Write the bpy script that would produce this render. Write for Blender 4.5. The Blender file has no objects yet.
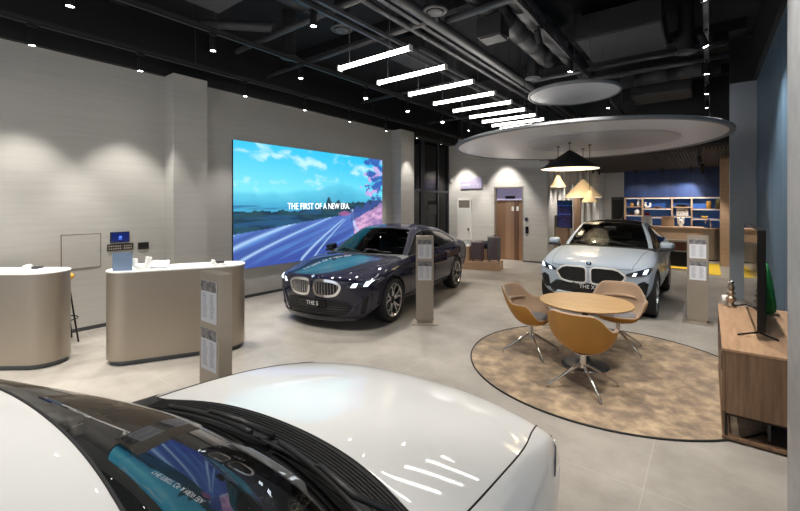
import bpy, bmesh, math, random
from mathutils import Vector, Matrix
from mathutils.bvhtree import BVHTree
from mathutils import noise as mnoise
random.seed(4)
PI = math.pi
SC = bpy.context.scene
COL = SC.collection
R = math.radians

# ------------------------------------------------------------------ materials
def new_mat(name):
    m = bpy.data.materials.new(name); m.use_nodes = True
    nt = m.node_tree
    return m, nt, nt.nodes, nt.links, nt.nodes['Principled BSDF']

def mat(name, col, rough=.5, metal=0., spec=.5, coat=0., emit=None, es=1., sheen=0., bump=0., bscale=200., coat_rough=.03):
    m, nt, N, L, b = new_mat(name)
    b.inputs['Base Color'].default_value = (*col, 1)
    b.inputs['Roughness'].default_value = rough
    b.inputs['Metallic'].default_value = metal
    b.inputs['Specular IOR Level'].default_value = spec
    b.inputs['Coat Weight'].default_value = coat
    b.inputs['Coat Roughness'].default_value = coat_rough
    b.inputs['Sheen Weight'].default_value = sheen
    if emit:
        b.inputs['Emission Color'].default_value = (*emit, 1)
        b.inputs['Emission Strength'].default_value = es
    if bump:
        tc = N.new('ShaderNodeTexCoord'); n = N.new('ShaderNodeTexNoise'); bp = N.new('ShaderNodeBump')
        n.inputs['Scale'].default_value = bscale; n.inputs['Detail'].default_value = 3
        bp.inputs['Strength'].default_value = bump; bp.inputs['Distance'].default_value = .01
        L.new(tc.outputs['Object'], n.inputs['Vector']); L.new(n.outputs['Fac'], bp.inputs['Height'])
        L.new(bp.outputs['Normal'], b.inputs['Normal'])
    return m

def noise_mat(name, c1, c2, scale=(1,1,1), nscale=5., detail=6., rough=.5, spec=.5, lo=.35, hi=.65, bump=0., metal=0., nrough=.6, distortion=0., coat=0.):
    m, nt, N, L, b = new_mat(name)
    tc = N.new('ShaderNodeTexCoord'); mp = N.new('ShaderNodeMapping'); n = N.new('ShaderNodeTexNoise'); r = N.new('ShaderNodeValToRGB')
    mp.inputs['Scale'].default_value = scale
    n.inputs['Scale'].default_value = nscale; n.inputs['Detail'].default_value = detail; n.inputs['Roughness'].default_value = nrough
    n.inputs['Distortion'].default_value = distortion
    r.color_ramp.elements[0].position = lo; r.color_ramp.elements[0].color = (*c1, 1)
    r.color_ramp.elements[1].position = hi; r.color_ramp.elements[1].color = (*c2, 1)
    L.new(tc.outputs['Object'], mp.inputs['Vector']); L.new(mp.outputs['Vector'], n.inputs['Vector'])
    L.new(n.outputs['Fac'], r.inputs['Fac']); L.new(r.outputs['Color'], b.inputs['Base Color'])
    b.inputs['Roughness'].default_value = rough; b.inputs['Specular IOR Level'].default_value = spec; b.inputs['Metallic'].default_value = metal
    b.inputs['Coat Weight'].default_value = coat
    if bump:
        bp = N.new('ShaderNodeBump'); bp.inputs['Strength'].default_value = bump; bp.inputs['Distance'].default_value = .01
        L.new(n.outputs['Fac'], bp.inputs['Height']); L.new(bp.outputs['Normal'], b.inputs['Normal'])
    return m

def glass_mat(name, tint, ior=1.6, rough=0.0):
    m = bpy.data.materials.new(name); m.use_nodes = True
    nt = m.node_tree; N = nt.nodes; L = nt.links; N.clear()
    o = N.new('ShaderNodeOutputMaterial'); mx = N.new('ShaderNodeMixShader'); t = N.new('ShaderNodeBsdfTransparent'); g = N.new('ShaderNodeBsdfGlossy'); f = N.new('ShaderNodeFresnel')
    t.inputs['Color'].default_value = (*tint, 1); g.inputs['Roughness'].default_value = rough; f.inputs['IOR'].default_value = ior
    L.new(f.outputs['Fac'], mx.inputs['Fac']); L.new(t.outputs[0], mx.inputs[1]); L.new(g.outputs[0], mx.inputs[2]); L.new(mx.outputs[0], o.inputs['Surface'])
    return m

M = {}
M['floor'] = None
M['wall'] = noise_mat('striated_stone', (.485,.47,.44), (.55,.535,.505), (.35,.35,7), 3., 8., .55, .3, .3, .7, nrough=.7)
M['wall_white'] = noise_mat('pale_travertine', (.52,.50,.47), (.64,.62,.59), (.3,.3,6), 3., 8., .5, .3, .3, .7, nrough=.7)
M['marble'] = noise_mat('marble', (.50,.52,.55), (.66,.67,.69), (3,1.2,1.5), 2.5, 8., .4, .4, .35, .65, distortion=.6)
M['black'] = mat('black_paint', (.007,.007,.008), .6)
M['ceil'] = mat('ceiling_black', (.006,.006,.009), .8)
M['duct'] = mat('duct_dark_grey', (.022,.022,.025), .5)
M['pipe'] = mat('pipe_grey', (.045,.045,.05), .4)
M['rail'] = mat('rail_grey', (.025,.025,.028), .4)
M['acpanel'] = mat('unit_grey', (.06,.06,.065), .6)
M['bronze'] = mat('satin_bronze', (.39,.335,.275), .38, .75, .5)
M['bronze2'] = mat('totem_bronze', (.40,.345,.285), .42, .55, .5)
M['white'] = mat('white_satin', (.80,.79,.77), .35)
M['paper'] = mat('paper', (.72,.72,.76), .5)
M['ink'] = mat('ink', (.03,.03,.04), .5)
M['inkgrey'] = mat('grey_ink', (.34,.34,.38), .5)
M['photo'] = noise_mat('printed_picture', (.05,.05,.06), (.32,.30,.30), (1,1,1), 25., 4., .5)
M['oak'] = noise_mat('oak', (.50,.31,.14), (.62,.40,.20), (2,22,22), 2., 6., .42, .4)
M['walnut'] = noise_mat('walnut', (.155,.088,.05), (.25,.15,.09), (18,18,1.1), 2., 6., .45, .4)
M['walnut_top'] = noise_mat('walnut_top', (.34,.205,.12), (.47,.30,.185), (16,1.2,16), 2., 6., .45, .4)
M['tanwood'] = noise_mat('tan_wood', (.44,.29,.18), (.52,.35,.225), (2,2,16), 2., 5., .45, .4)
M['copper'] = mat('copper_door', (.42,.24,.14), .38, .6)
M['copper_dark'] = mat('copper_dark', (.20,.11,.07), .4, .5)
M['brass'] = mat('aged_brass', (.50,.40,.30), .35, .85)
M['chrome'] = mat('chrome', (.82,.82,.83), .12, 1.)
M['alu'] = mat('polished_alu', (.72,.70,.68), .22, 1.)
M['darkmetal'] = mat('dark_metal', (.02,.018,.016), .4, .6)
M['greymetal'] = mat('grey_metal', (.10,.11,.12), .35, .8)
M['ochre'] = mat('ochre_leather', (.50,.24,.045), .42, 0, .4)
M['taupe'] = mat('taupe_fabric', (.41,.28,.185), .9, 0, .2, sheen=.3, bump=.25, bscale=260)
M['greyfab'] = mat('grey_cushion', (.20,.19,.20), .9, sheen=.3)
M['green'] = mat('green_cloth', (.005,.17,.04), .7)
M['blueslat'] = None
M['navywall'] = None
M['bluelit'] = mat('blue_panel', (.045,.17,.62), .5)
M['glossblack'] = mat('gloss_black', (.006,.006,.007), .06, 0, .6)
M['rubber'] = mat('rubber', (.012,.012,.013), .7)
M['plastic'] = mat('black_plastic', (.016,.016,.017), .5)
M['interior'] = mat('dark_interior', (.035,.035,.038), .6)
M['rim'] = mat('rim_silver', (.55,.55,.57), .25, .9)
M['rimdark'] = mat('rim_dark', (.04,.04,.045), .35, .7)
M['winds_flat'] = glass_mat('windscreen_glass_dark', (.62,.65,.65), 1.38)
M['winds'] = glass_mat('windscreen_glass', (.62,.66,.66), 1.75)
M['sideg'] = glass_mat('tinted_glass', (.22,.23,.25), 1.6)
M['facade'] = glass_mat('facade_glass', (.30,.33,.37), 1.5)
M['clear'] = glass_mat('clear_glass', (.9,.93,.93), 1.45)
M['navy'] = mat('navy_paint', (.003,.003,.024), .6, 0, .1, 1., coat_rough=.02)
M['skygrey'] = mat('grey_blue_paint', (.45,.52,.61), .5, .0, .2, .45)
M['navy'].node_tree.nodes['Principled BSDF'].inputs['Coat IOR'].default_value = 1.6
M['carwhite'] = mat('white_paint', (.80,.80,.79), .5, 0, .2, 1.)
M['lens'] = mat('lamp_lens', (1,1,1), .3, emit=(1,.95,.88), es=30)
M['bar'] = mat('tube_light', (1,1,1), .4, emit=(1,.955,.87), es=9)
M['led'] = mat('led_strip', (1,1,1), .4, emit=(.8,.9,1), es=.6)
M['drl'] = mat('headlight_lit', (1,1,1), .3, emit=(.75,.88,1), es=1.6)
M['lampglass'] = mat('headlamp_dark', (.03,.04,.06), .05, .3, .6, 1.)
M['lampblue'] = mat('headlamp_blue', (.10,.2,.4), .1, .5, .6, 1., emit=(.1,.3,.7), es=.35)
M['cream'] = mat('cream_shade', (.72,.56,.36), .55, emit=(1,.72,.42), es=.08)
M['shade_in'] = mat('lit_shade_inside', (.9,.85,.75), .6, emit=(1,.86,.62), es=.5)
M['bulb'] = mat('warm_bulb', (1,1,1), .4, emit=(1,.85,.6), es=4)
M['disc'] = mat('canopy_white', (.74,.74,.76), .3)
M['discrim'] = mat('canopy_rim', (.22,.225,.245), .5)
M['lilac'] = mat('lilac_sign', (.40,.36,.50), .5, emit=(.45,.4,.7), es=.12)
M['navyscreen'] = mat('navy_screen', (.01,.015,.08), .1, emit=(.01,.03,.22), es=.2)
M['yellowrug'] = mat('yellow_carpet', (.75,.50,.03), .9)
M['yellowglow'] = mat('yellow_strip', (.8,.5,.03), .5, emit=(1,.58,.04), es=.6)
M['redbrown'] = mat('red_brown', (.22,.075,.05), .55)
M['slatceil'] = mat('slat_brown', (.04,.032,.028), .6)
M['lcdfig'] = mat('porcelain', (.85,.85,.83), .25)
M['amber'] = mat('amber_glass', (.5,.27,.06), .15)
M['suit'] = mat('maroon_shell', (.10,.055,.075), .35)
M['suitgrey'] = mat('grey_shell', (.13,.125,.14), .4)
M['bluepaper'] = mat('blue_grey_board', (.17,.24,.36), .5)
M['screen_glow'] = mat('display_glow', (.02,.03,.15), .2, emit=(.08,.2,.9), es=.8)
M['kioskscreen'] = noise_mat('kiosk_display', (.004,.006,.03), (.03,.06,.28), (1,1,1), 5, 3, .1)

def _floor():
    m, nt, N, L, b = new_mat('concrete_tile')
    tc = N.new('ShaderNodeTexCoord'); n = N.new('ShaderNodeTexNoise'); r = N.new('ShaderNodeValToRGB'); br = N.new('ShaderNodeTexBrick'); mp = N.new('ShaderNodeMapping')
    n.inputs['Scale'].default_value = 1.6; n.inputs['Detail'].default_value = 9; n.inputs['Roughness'].default_value = .68
    r.color_ramp.elements[0].position = .3; r.color_ramp.elements[0].color = (.265,.243,.214,1)
    r.color_ramp.elements[1].position = .7; r.color_ramp.elements[1].color = (.42,.39,.35,1)
    L.new(tc.outputs['Object'], n.inputs['Vector']); L.new(n.outputs['Fac'], r.inputs['Fac'])
    mp.inputs['Location'].default_value = (.34, -3.09, 0)
    L.new(tc.outputs['Object'], mp.inputs['Vector']); L.new(mp.outputs['Vector'], br.inputs['Vector'])
    br.offset = 0; br.squash = 1
    br.inputs['Scale'].default_value = 1; br.inputs['Mortar Size'].default_value = .0045; br.inputs['Mortar Smooth'].default_value = .3
    br.inputs['Brick Width'].default_value = 1.2; br.inputs['Row Height'].default_value = 1.2
    mx = N.new('ShaderNodeMixRGB'); mx.inputs['Color2'].default_value = (.43,.405,.365,1)
    ml = N.new('ShaderNodeMath'); ml.operation = 'MULTIPLY'; ml.inputs[1].default_value = .7
    L.new(br.outputs['Fac'], ml.inputs[0]); L.new(ml.outputs[0], mx.inputs['Fac']); L.new(r.outputs['Color'], mx.inputs['Color1'])
    L.new(mx.outputs['Color'], b.inputs['Base Color'])
    b.inputs['Roughness'].default_value = .34; b.inputs['Specular IOR Level'].default_value = .4
    return m
M['floor'] = _floor()

def _rug():
    m, nt, N, L, b = new_mat('mottled_carpet')
    tc = N.new('ShaderNodeTexCoord'); n = N.new('ShaderNodeTexNoise'); n2 = N.new('ShaderNodeTexNoise'); r = N.new('ShaderNodeValToRGB'); mp = N.new('ShaderNodeMapping')
    mp.inputs['Rotation'].default_value = (0,0,.5); mp.inputs['Scale'].default_value = (1,1,1)
    n.inputs['Scale'].default_value = 5; n.inputs['Detail'].default_value = 8; n.inputs['Roughness'].default_value = .64; n.inputs['Distortion'].default_value = .12
    e = r.color_ramp.elements
    e[0].position = .37; e[0].color = (.20,.15,.11,1); e[1].position = .66; e[1].color = (.52,.39,.25,1)
    k = e.new(.475); k.color = (.285,.21,.145,1); k = e.new(.54); k.color = (.375,.275,.18,1)
    L.new(tc.outputs['Object'], mp.inputs['Vector']); L.new(mp.outputs['Vector'], n.inputs['Vector']); L.new(n.outputs['Fac'], r.inputs['Fac'])
    L.new(r.outputs['Color'], b.inputs['Base Color'])
    n2.inputs['Scale'].default_value = 160; bp = N.new('ShaderNodeBump'); bp.inputs['Strength'].default_value = .5; bp.inputs['Distance'].default_value = .01
    L.new(tc.outputs['Object'], n2.inputs['Vector']); L.new(n2.outputs['Fac'], bp.inputs['Height']); L.new(bp.outputs['Normal'], b.inputs['Normal'])
    b.inputs['Roughness'].default_value = .95; b.inputs['Sheen Weight'].default_value = .3; b.inputs['Specular IOR Level'].default_value = .1
    return m
M['rug'] = _rug()

def slat_mat(name, c1, c2, axis, freq, rough=.5):
    m, nt, N, L, b = new_mat(name)
    tc = N.new('ShaderNodeTexCoord'); n = N.new('ShaderNodeTexNoise'); mp = N.new('ShaderNodeMapping'); r = N.new('ShaderNodeValToRGB')
    sc = [.15,.15,.15]; sc[axis] = freq; mp.inputs['Scale'].default_value = sc
    n.inputs['Scale'].default_value = 1; n.inputs['Detail'].default_value = 3
    r.color_ramp.elements[0].position = .35; r.color_ramp.elements[0].color = (*c1,1); r.color_ramp.elements[1].position = .65; r.color_ramp.elements[1].color = (*c2,1)
    L.new(tc.outputs['Object'], mp.inputs['Vector']); L.new(mp.outputs['Vector'], n.inputs['Vector']); L.new(n.outputs['Fac'], r.inputs['Fac']); L.new(r.outputs['Color'], b.inputs['Base Color'])
    b.inputs['Roughness'].default_value = rough
    return m
M['blueslat'] = slat_mat('blue_drape', (.055,.105,.16), (.11,.175,.25), 1, 9)
M['navywall'] = slat_mat('navy_panel', (.006,.020,.080), (.011,.032,.115), 0, 6)

# ------------------------------------------------------------------ mesh helpers
def BM(): return bmesh.new()
def box(bm, x0, x1, y0, y1, z0, z1, bev=0., seg=2, mi=0):
    vs = [bm.verts.new(p) for p in ((x0,y0,z0),(x1,y0,z0),(x1,y1,z0),(x0,y1,z0),(x0,y0,z1),(x1,y0,z1),(x1,y1,z1),(x0,y1,z1))]
    fs = [bm.faces.new([vs[i] for i in f]) for f in ((3,2,1,0),(4,5,6,7),(0,1,5,4),(1,2,6,5),(2,3,7,6),(3,0,4,7))]
    for f in fs: f.material_index = mi
    if bev:
        es = set(e for f in fs for e in f.edges)
        bmesh.ops.bevel(bm, geom=list(es), offset=bev, segments=seg, affect='EDGES', profile=.5)
    return bm
def frame_for(d):
    d = d.normalized(); a = Vector((0,0,1)) if abs(d.z) < .9 else Vector((1,0,0))
    u = d.cross(a).normalized(); return u, d.cross(u).normalized()
def tube(bm, pts, r, n=8, closed=False, caps=True, mi=0):
    pts = [Vector(p) for p in pts]; k = len(pts); rs = r if isinstance(r, (list, tuple)) else [r]*k
    rings = []; pu = None
    for i, p in enumerate(pts):
        if closed: d = pts[(i+1) % k] - pts[i-1]
        else: d = pts[min(i+1,k-1)] - pts[max(i-1,0)]
        if d.length < 1e-9: d = Vector((0,0,1))
        u, v = frame_for(d)
        if pu is not None:
            u = pu - d.normalized()*pu.dot(d.normalized())
            u = u.normalized() if u.length > 1e-6 else frame_for(d)[0]
            v = d.normalized().cross(u)
        pu = u
        rings.append([bm.verts.new(p + u*math.cos(2*PI*j/n)*rs[i] + v*math.sin(2*PI*j/n)*rs[i]) for j in range(n)])
    for i in range(k if closed else k-1):
        a, b = rings[i], rings[(i+1) % k]
        for j in range(n):
            f = bm.faces.new((a[j], a[(j+1) % n], b[(j+1) % n], b[j])); f.smooth = True; f.material_index = mi
    if caps and not closed:
        bm.faces.new(rings[0][::-1]).material_index = mi; bm.faces.new(rings[-1]).material_index = mi
    return bm
def lathe(bm, prof, n=32, cx=0, cy=0, cz=0, axis='z', smooth=True, mi=0, sx=1, sy=1):
    def P(r, h, a):
        c, s = math.cos(a)*r, math.sin(a)*r
        if axis == 'z': return (cx+c*sx, cy+s*sy, cz+h)
        return (cx+h, cy+c, cz+s)
    rings = []
    for r, h in prof:
        if r < 1e-6: rings.append([bm.verts.new(P(0,h,0))])
        else: rings.append([bm.verts.new(P(r,h,2*PI*j/n)) for j in range(n)])
    for a, b in zip(rings, rings[1:]):
        for j in range(n):
            k = (j+1) % n
            if len(a) == 1 and len(b) == 1: continue
            if len(a) == 1: f = bm.faces.new((a[0], b[k], b[j]))
            elif len(b) == 1: f = bm.faces.new((a[j], a[k], b[0]))
            else: f = bm.faces.new((a[j], a[k], b[k], b[j]))
            f.smooth = smooth; f.material_index = mi
    return bm
def prism(bm, poly, z0, z1, bev=0., mi=0):
    a = [bm.verts.new((x,y,z0)) for x,y in poly]; b = [bm.verts.new((x,y,z1)) for x,y in poly]; n = len(poly)
    f0 = bm.faces.new(a[::-1]); f1 = bm.faces.new(b); f0.material_index = f1.material_index = mi
    for i in range(n): bm.faces.new((a[i],a[(i+1)%n],b[(i+1)%n],b[i])).material_index = mi
    if bev: bmesh.ops.bevel(bm, geom=list(f1.edges)+list(f0.edges), offset=bev, segments=2, affect='EDGES', profile=.5)
    return bm
def ellipsoid(bm, c, r, seg=16, rings=10, mi=0):
    prof = [(math.sin(PI*i/rings), -math.cos(PI*i/rings)) for i in range(rings+1)]
    n0 = len(bm.verts); lathe(bm, prof, seg, mi=mi); bm.verts.ensure_lookup_table()
    for v in list(bm.verts)[n0:]: v.co = Vector((c[0]+v.co.x*r[0], c[1]+v.co.y*r[1], c[2]+v.co.z*r[2]))
    return bm
def xform(bm, mtx): bmesh.ops.transform(bm, matrix=mtx, verts=bm.verts); return bm
def obj(name, bm, m, parent=None, smooth=False, label=None, ang=None):
    bmesh.ops.recalc_face_normals(bm, faces=bm.faces)
    me = bpy.data.meshes.new(name); bm.to_mesh(me); bm.free()
    for x in (m if isinstance(m, (list, tuple)) else [m]): me.materials.append(x)
    if smooth: me.polygons.foreach_set('use_smooth', [True]*len(me.polygons))
    if ang is not None: me.set_sharp_from_angle(angle=R(ang))
    o = bpy.data.objects.new(name, me); COL.objects.link(o)
    if parent: o.parent = parent
    if label: o['label'] = label
    return o
def tag(o, label, cat, group=None, kind=None):
    o['label'] = label; o['category'] = cat
    if group: o['group'] = group
    if kind: o['kind'] = kind
    return o
def thing(name, label, cat, loc=(0,0,0), rz=0, group=None):
    o = bpy.data.objects.new(name, None); COL.objects.link(o); o.empty_display_size = .1
    o.location = loc; o.rotation_euler = (0,0,rz)
    return tag(o, label, cat, group)
def struct(name, bm, m, **k):
    o = obj(name, bm, m, **k); o['kind'] = 'structure'; return o
def copy_tree(o, parent=None):
    c = o.copy(); COL.objects.link(c)
    if parent: c.parent = parent
    for ch in list(o.children): copy_tree(ch, c)
    return c
def text_mesh(name, s, size, m, parent, mtx, extrude=.001, spacing=1., align='CENTER', bold=0.):
    cu = bpy.data.curves.new(name, 'FONT'); cu.body = s; cu.size = size; cu.extrude = extrude; cu.align_x = align; cu.align_y = 'CENTER'
    cu.space_character = spacing; cu.offset = bold; cu.resolution_u = 3
    t = bpy.data.objects.new('tmp_text', cu); COL.objects.link(t)
    dg = bpy.context.evaluated_depsgraph_get(); me = bpy.data.meshes.new_from_object(t.evaluated_get(dg)); me.name = name
    bpy.data.objects.remove(t); bpy.data.curves.remove(cu)
    me.materials.clear(); me.materials.append(m)
    me.transform(mtx)
    o = bpy.data.objects.new(name, me); COL.objects.link(o)
    if parent: o.parent = parent
    return o
def spot(name, loc, watts, size=70, blend=.6, parent=None, aim=None, col=(1,.95,.88), rad=.04):
    l = bpy.data.lights.new(name, 'SPOT'); l.energy = watts; l.spot_size = R(size); l.spot_blend = blend; l.color = col; l.shadow_soft_size = rad
    o = bpy.data.objects.new(name, l); COL.objects.link(o); o.location = loc
    if aim: o.rotation_euler = Vector(aim).to_track_quat('-Z','Y').to_euler()
    if parent: o.parent = parent
    return o

# ------------------------------------------------------------------ camera
HC = 1.88
cam = bpy.data.cameras.new('camera'); co = bpy.data.objects.new('camera', cam); COL.objects.link(co)
co.location = (0,0,HC); co.rotation_euler = (PI/2, 0, math.atan(308/403))
cam.sensor_width = 36; cam.lens = 36*403/800; cam.shift_y = -50.5/800; cam.clip_start = .05
SC.camera = co

# ------------------------------------------------------------------ room shell
WX = -7.42
b = BM(); box(b, -9, 4, -7, 21, -.2, 0); struct('floor', b, M['floor'])
b = BM(); box(b, -9, 4, -7, 21, 5.2, 5.35); struct('ceiling', b, M['ceil'])
b = BM(); box(b, WX-.3, WX, -7, 9.6, 0, 4.08)
struct('wall_left', b, M['wall'])
b = BM(); box(b, WX-.3, WX+.1, -7, 13.1, 4.08, 5.2); struct('wall_left_upper', b, M['black'])
b = BM(); box(b, WX-.02, WX+.35, 3.04, 3.61, 0, 4.08); struct('wall_left_pier', b, M['wall'])
b = BM(); box(b, WX-.35, WX+.35, 9.3, 9.95, 0, 4.08); struct('wall_left_far_pier', b, M['wall'])
b = BM(); box(b, WX, WX+.012, -7, 3.04, 0, .055); box(b, WX, WX+.012, 3.61, 9.3, 0, .055); struct('baseboard_left', b, M['greymetal'])
# glass facade, left rear
FX = -7.75
b = BM(); box(b, -9, -8.9, 9.9, 13.3, 0, 4.3); struct('wall_lobby', b, mat('lobby_blue_grey',(.16,.18,.22),.6))
w1 = struct('window_1', box(BM(), FX-.01, FX+.01, 9.95, 13.1, 0, 4.2), M['facade'])
fb = BM()
for y in (9.98, 11.3, 11.42, 12.35, 13.07): box(fb, FX-.04, FX+.05, y-.035, y+.035, 0, 4.2)
for z in (.05, 2.36, 4.15): box(fb, FX-.04, FX+.05, 9.95, 13.1, z-.04, z+.04)
obj('window_frame', fb, mat('facade_frame',(.022,.026,.034),.4), w1)
obj('door_handle', tube(BM(), [(FX+.09,11.55,.9),(FX+.09,11.55,1.7)], .018), M['darkmetal'], w1)
obj('notice_panel', box(BM(), FX+.02, FX+.03, 11.7, 12.25, 1.55, 1.9), M['black'], w1)
# rear wall with lift
YB = 13.1
b = BM(); box(b, -8, -5.90, YB, YB+.3, 0, 4.3); box(b, -4.86, -4.08, YB, YB+.3, 0, 4.3); box(b, -5.90, -4.86, YB, YB+.3, 2.5, 4.3)
struct('wall_back', b, M['wall_white'])
b = BM(); box(b, -9, -4.0, YB-.02, YB+.3, 4.3, 5.2); struct('wall_back_upper', b, M['black'])
b = BM(); box(b, -4.86, -4.08, YB-.012, YB, 0, .045); box(b, -8, -7.36, YB-.012, YB, 0, .045); box(b, -6.76, -5.9, YB-.012, YB, 0, .045); struct('baseboard_back', b, M['greymetal'])
# corridor wall bending away, with ribs
pts = [(-4.14,YB+.31), (-4.13,13.6), (-4.08,15), (-3.95,17), (-3.72,20)]
b = BM()
prism(b, pts + [(-4.3,20.2), (-4.4,YB+.31)], 0, 4.3); struct('wall_corridor', b, M['wall_white'])
b = BM(); box(b, -4.0, -2.85, 20, 20.2, 0, 3.37); struct('wall_far', b, M['wall_white'])
b = BM(); box(b, -2.85, 1.0, 19.5, 19.7, 0, 3.37); struct('wall_far_blue', b, M['navywall'])
b = BM(); box(b, -4.4, 1.0, 13.0, 20.2, 3.37, 3.45)
for i in range(66): 
    x = -4.3+i*.08
    box(b, x, x+.03, 13.05, 20.0, 3.30, 3.372)
struct('ceiling_slats', b, M['slatceil'])
b = BM(); box(b, -4.4, 1.0, 12.98, 13.03, 3.45, 5.2); struct('wall_bulkhead', b, M['black'])
# right side
b = BM(); box(b, .76, .96, 3.05, 10.5, 0, 4.32); struct('wall_right', b, M['blueslat'])
b = BM(); box(b, .70, .96, 3.05, 10.8, 4.32, 5.2); box(b, .35, .76, 10.46, 10.8, 4.32, 5.2); struct('wall_right_upper', b, M['black'])
b = BM(); box(b, .35, .96, 10.5, 10.75, 0, 4.32); struct('wall_right_return', b, mat('slate_grey', (.30,.325,.36), .5))
b = BM(); box(b, .35, .96, 1.4, 3.08, 0, 5.2); struct('wall_right_pier', b, M['marble'])
b = BM(); box(b, .30, 1.0, 15.8, 16.6, 0, 3.37); struct('wall_far_pier', b, M['tanwood'])
b = BM(); box(b, 1.0, 1.2, 8.2, 19.7, 0, 5.2); struct('wall_right_far', b, M['wall'])
b = BM(); box(b, -3.42, -2.92, 19.97, 20.0, 0, 2.23); d3 = struct('door_1', b, mat('charcoal_door', (.05,.05,.055), .5))
obj('door_louvre', box(BM(), -3.36,-2.98,19.95,19.972,.3,2.1), M['darkmetal'], d3)
# lift (elevator)
el = struct('door_2', box(BM(), -5.85, -4.91, YB+.18, YB+.22, 0, 2.04), M['copper'], label='copper lift doors')
bb = BM(); box(bb, -5.55,-5.36, YB+.165, YB+.181, .01, 2.03); obj('door_panel', bb, mat('copper_light', (.50,.31,.19), .35, .6), el)
bb = BM(); box(bb, -5.36,-5.17, YB+.165, YB+.181, .01, 2.03); obj('door_panel', bb, mat('copper_pale', (.43,.26,.16), .35, .6), el)
bb = BM(); box(bb, -5.24,-5.10, YB+.155, YB+.182, .01, 2.03); obj('door_edge', bb, M['copper_dark'], el)
bb = BM(); box(bb, -5.33,-5.25, YB+.15, YB+.166, 1.68,1.83); obj('notice', bb, M['white'], el)
bb = BM(); box(bb, -5.16,-5.08, YB+.145, YB+.156, 1.68,1.83); obj('notice', bb, M['white'], el)
bb = BM(); box(bb, -5.85, -4.91, YB+.14, YB+.22, 2.04, 2.46); obj('transom', bb, M['lilac'], el)
bb = BM(); box(bb, -5.55,-5.2, YB+.13, YB+.145, 2.10, 2.19); obj('floor_display', bb, M['black'], el)
bb = BM(); box(bb, -5.90,-5.85, YB-.006, YB+.22, 0, 2.50, .004); box(bb, -4.91,-4.86, YB-.006, YB+.22, 0, 2.50,.004); box(bb, -5.90,-4.86, YB-.006, YB+.22, 2.46, 2.50,.004); obj('door_frame', bb, M['bronze2'], el)
d1 = struct('door_3', box(BM(), -7.28,-6.83,YB-.02,YB+.0,0,1.78), M['white'])
bb = BM(); box(bb, -7.34,-7.28,YB-.03,YB,0,2.08); box(bb,-6.83,-6.77,YB-.03,YB,0,2.08); box(bb,-7.34,-6.77,YB-.03,YB,2.05,2.1); obj('door_frame', bb, M['white'], d1)
obj('door_vent', box(BM(), -7.28,-6.83,YB-.02,YB,1.78,2.05), mat('vent_brown',(.19,.165,.14),.6), d1)
obj('door_handle', box(BM(), -6.90,-6.86,YB-.06,YB-.02,.95,1.05), M['darkmetal'], d1)

# wall ribs of the corridor, each a fin
for i in range(7):
    y = 13.9+i*.85; x = -4.12+(.0 if y<14 else (y-14)*.058)
    b = BM(); box(b, x-.05, x+.10, y-.06, y+.06, 0, 3.3, .02)
    tag(obj('wall_fin', b, M['wall_white']), 'vertical pale fin number %s from the lift along the curved corridor wall' % ['one','two','three','four','five','six','seven'][i], 'fin', 'fins of the corridor wall')

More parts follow.
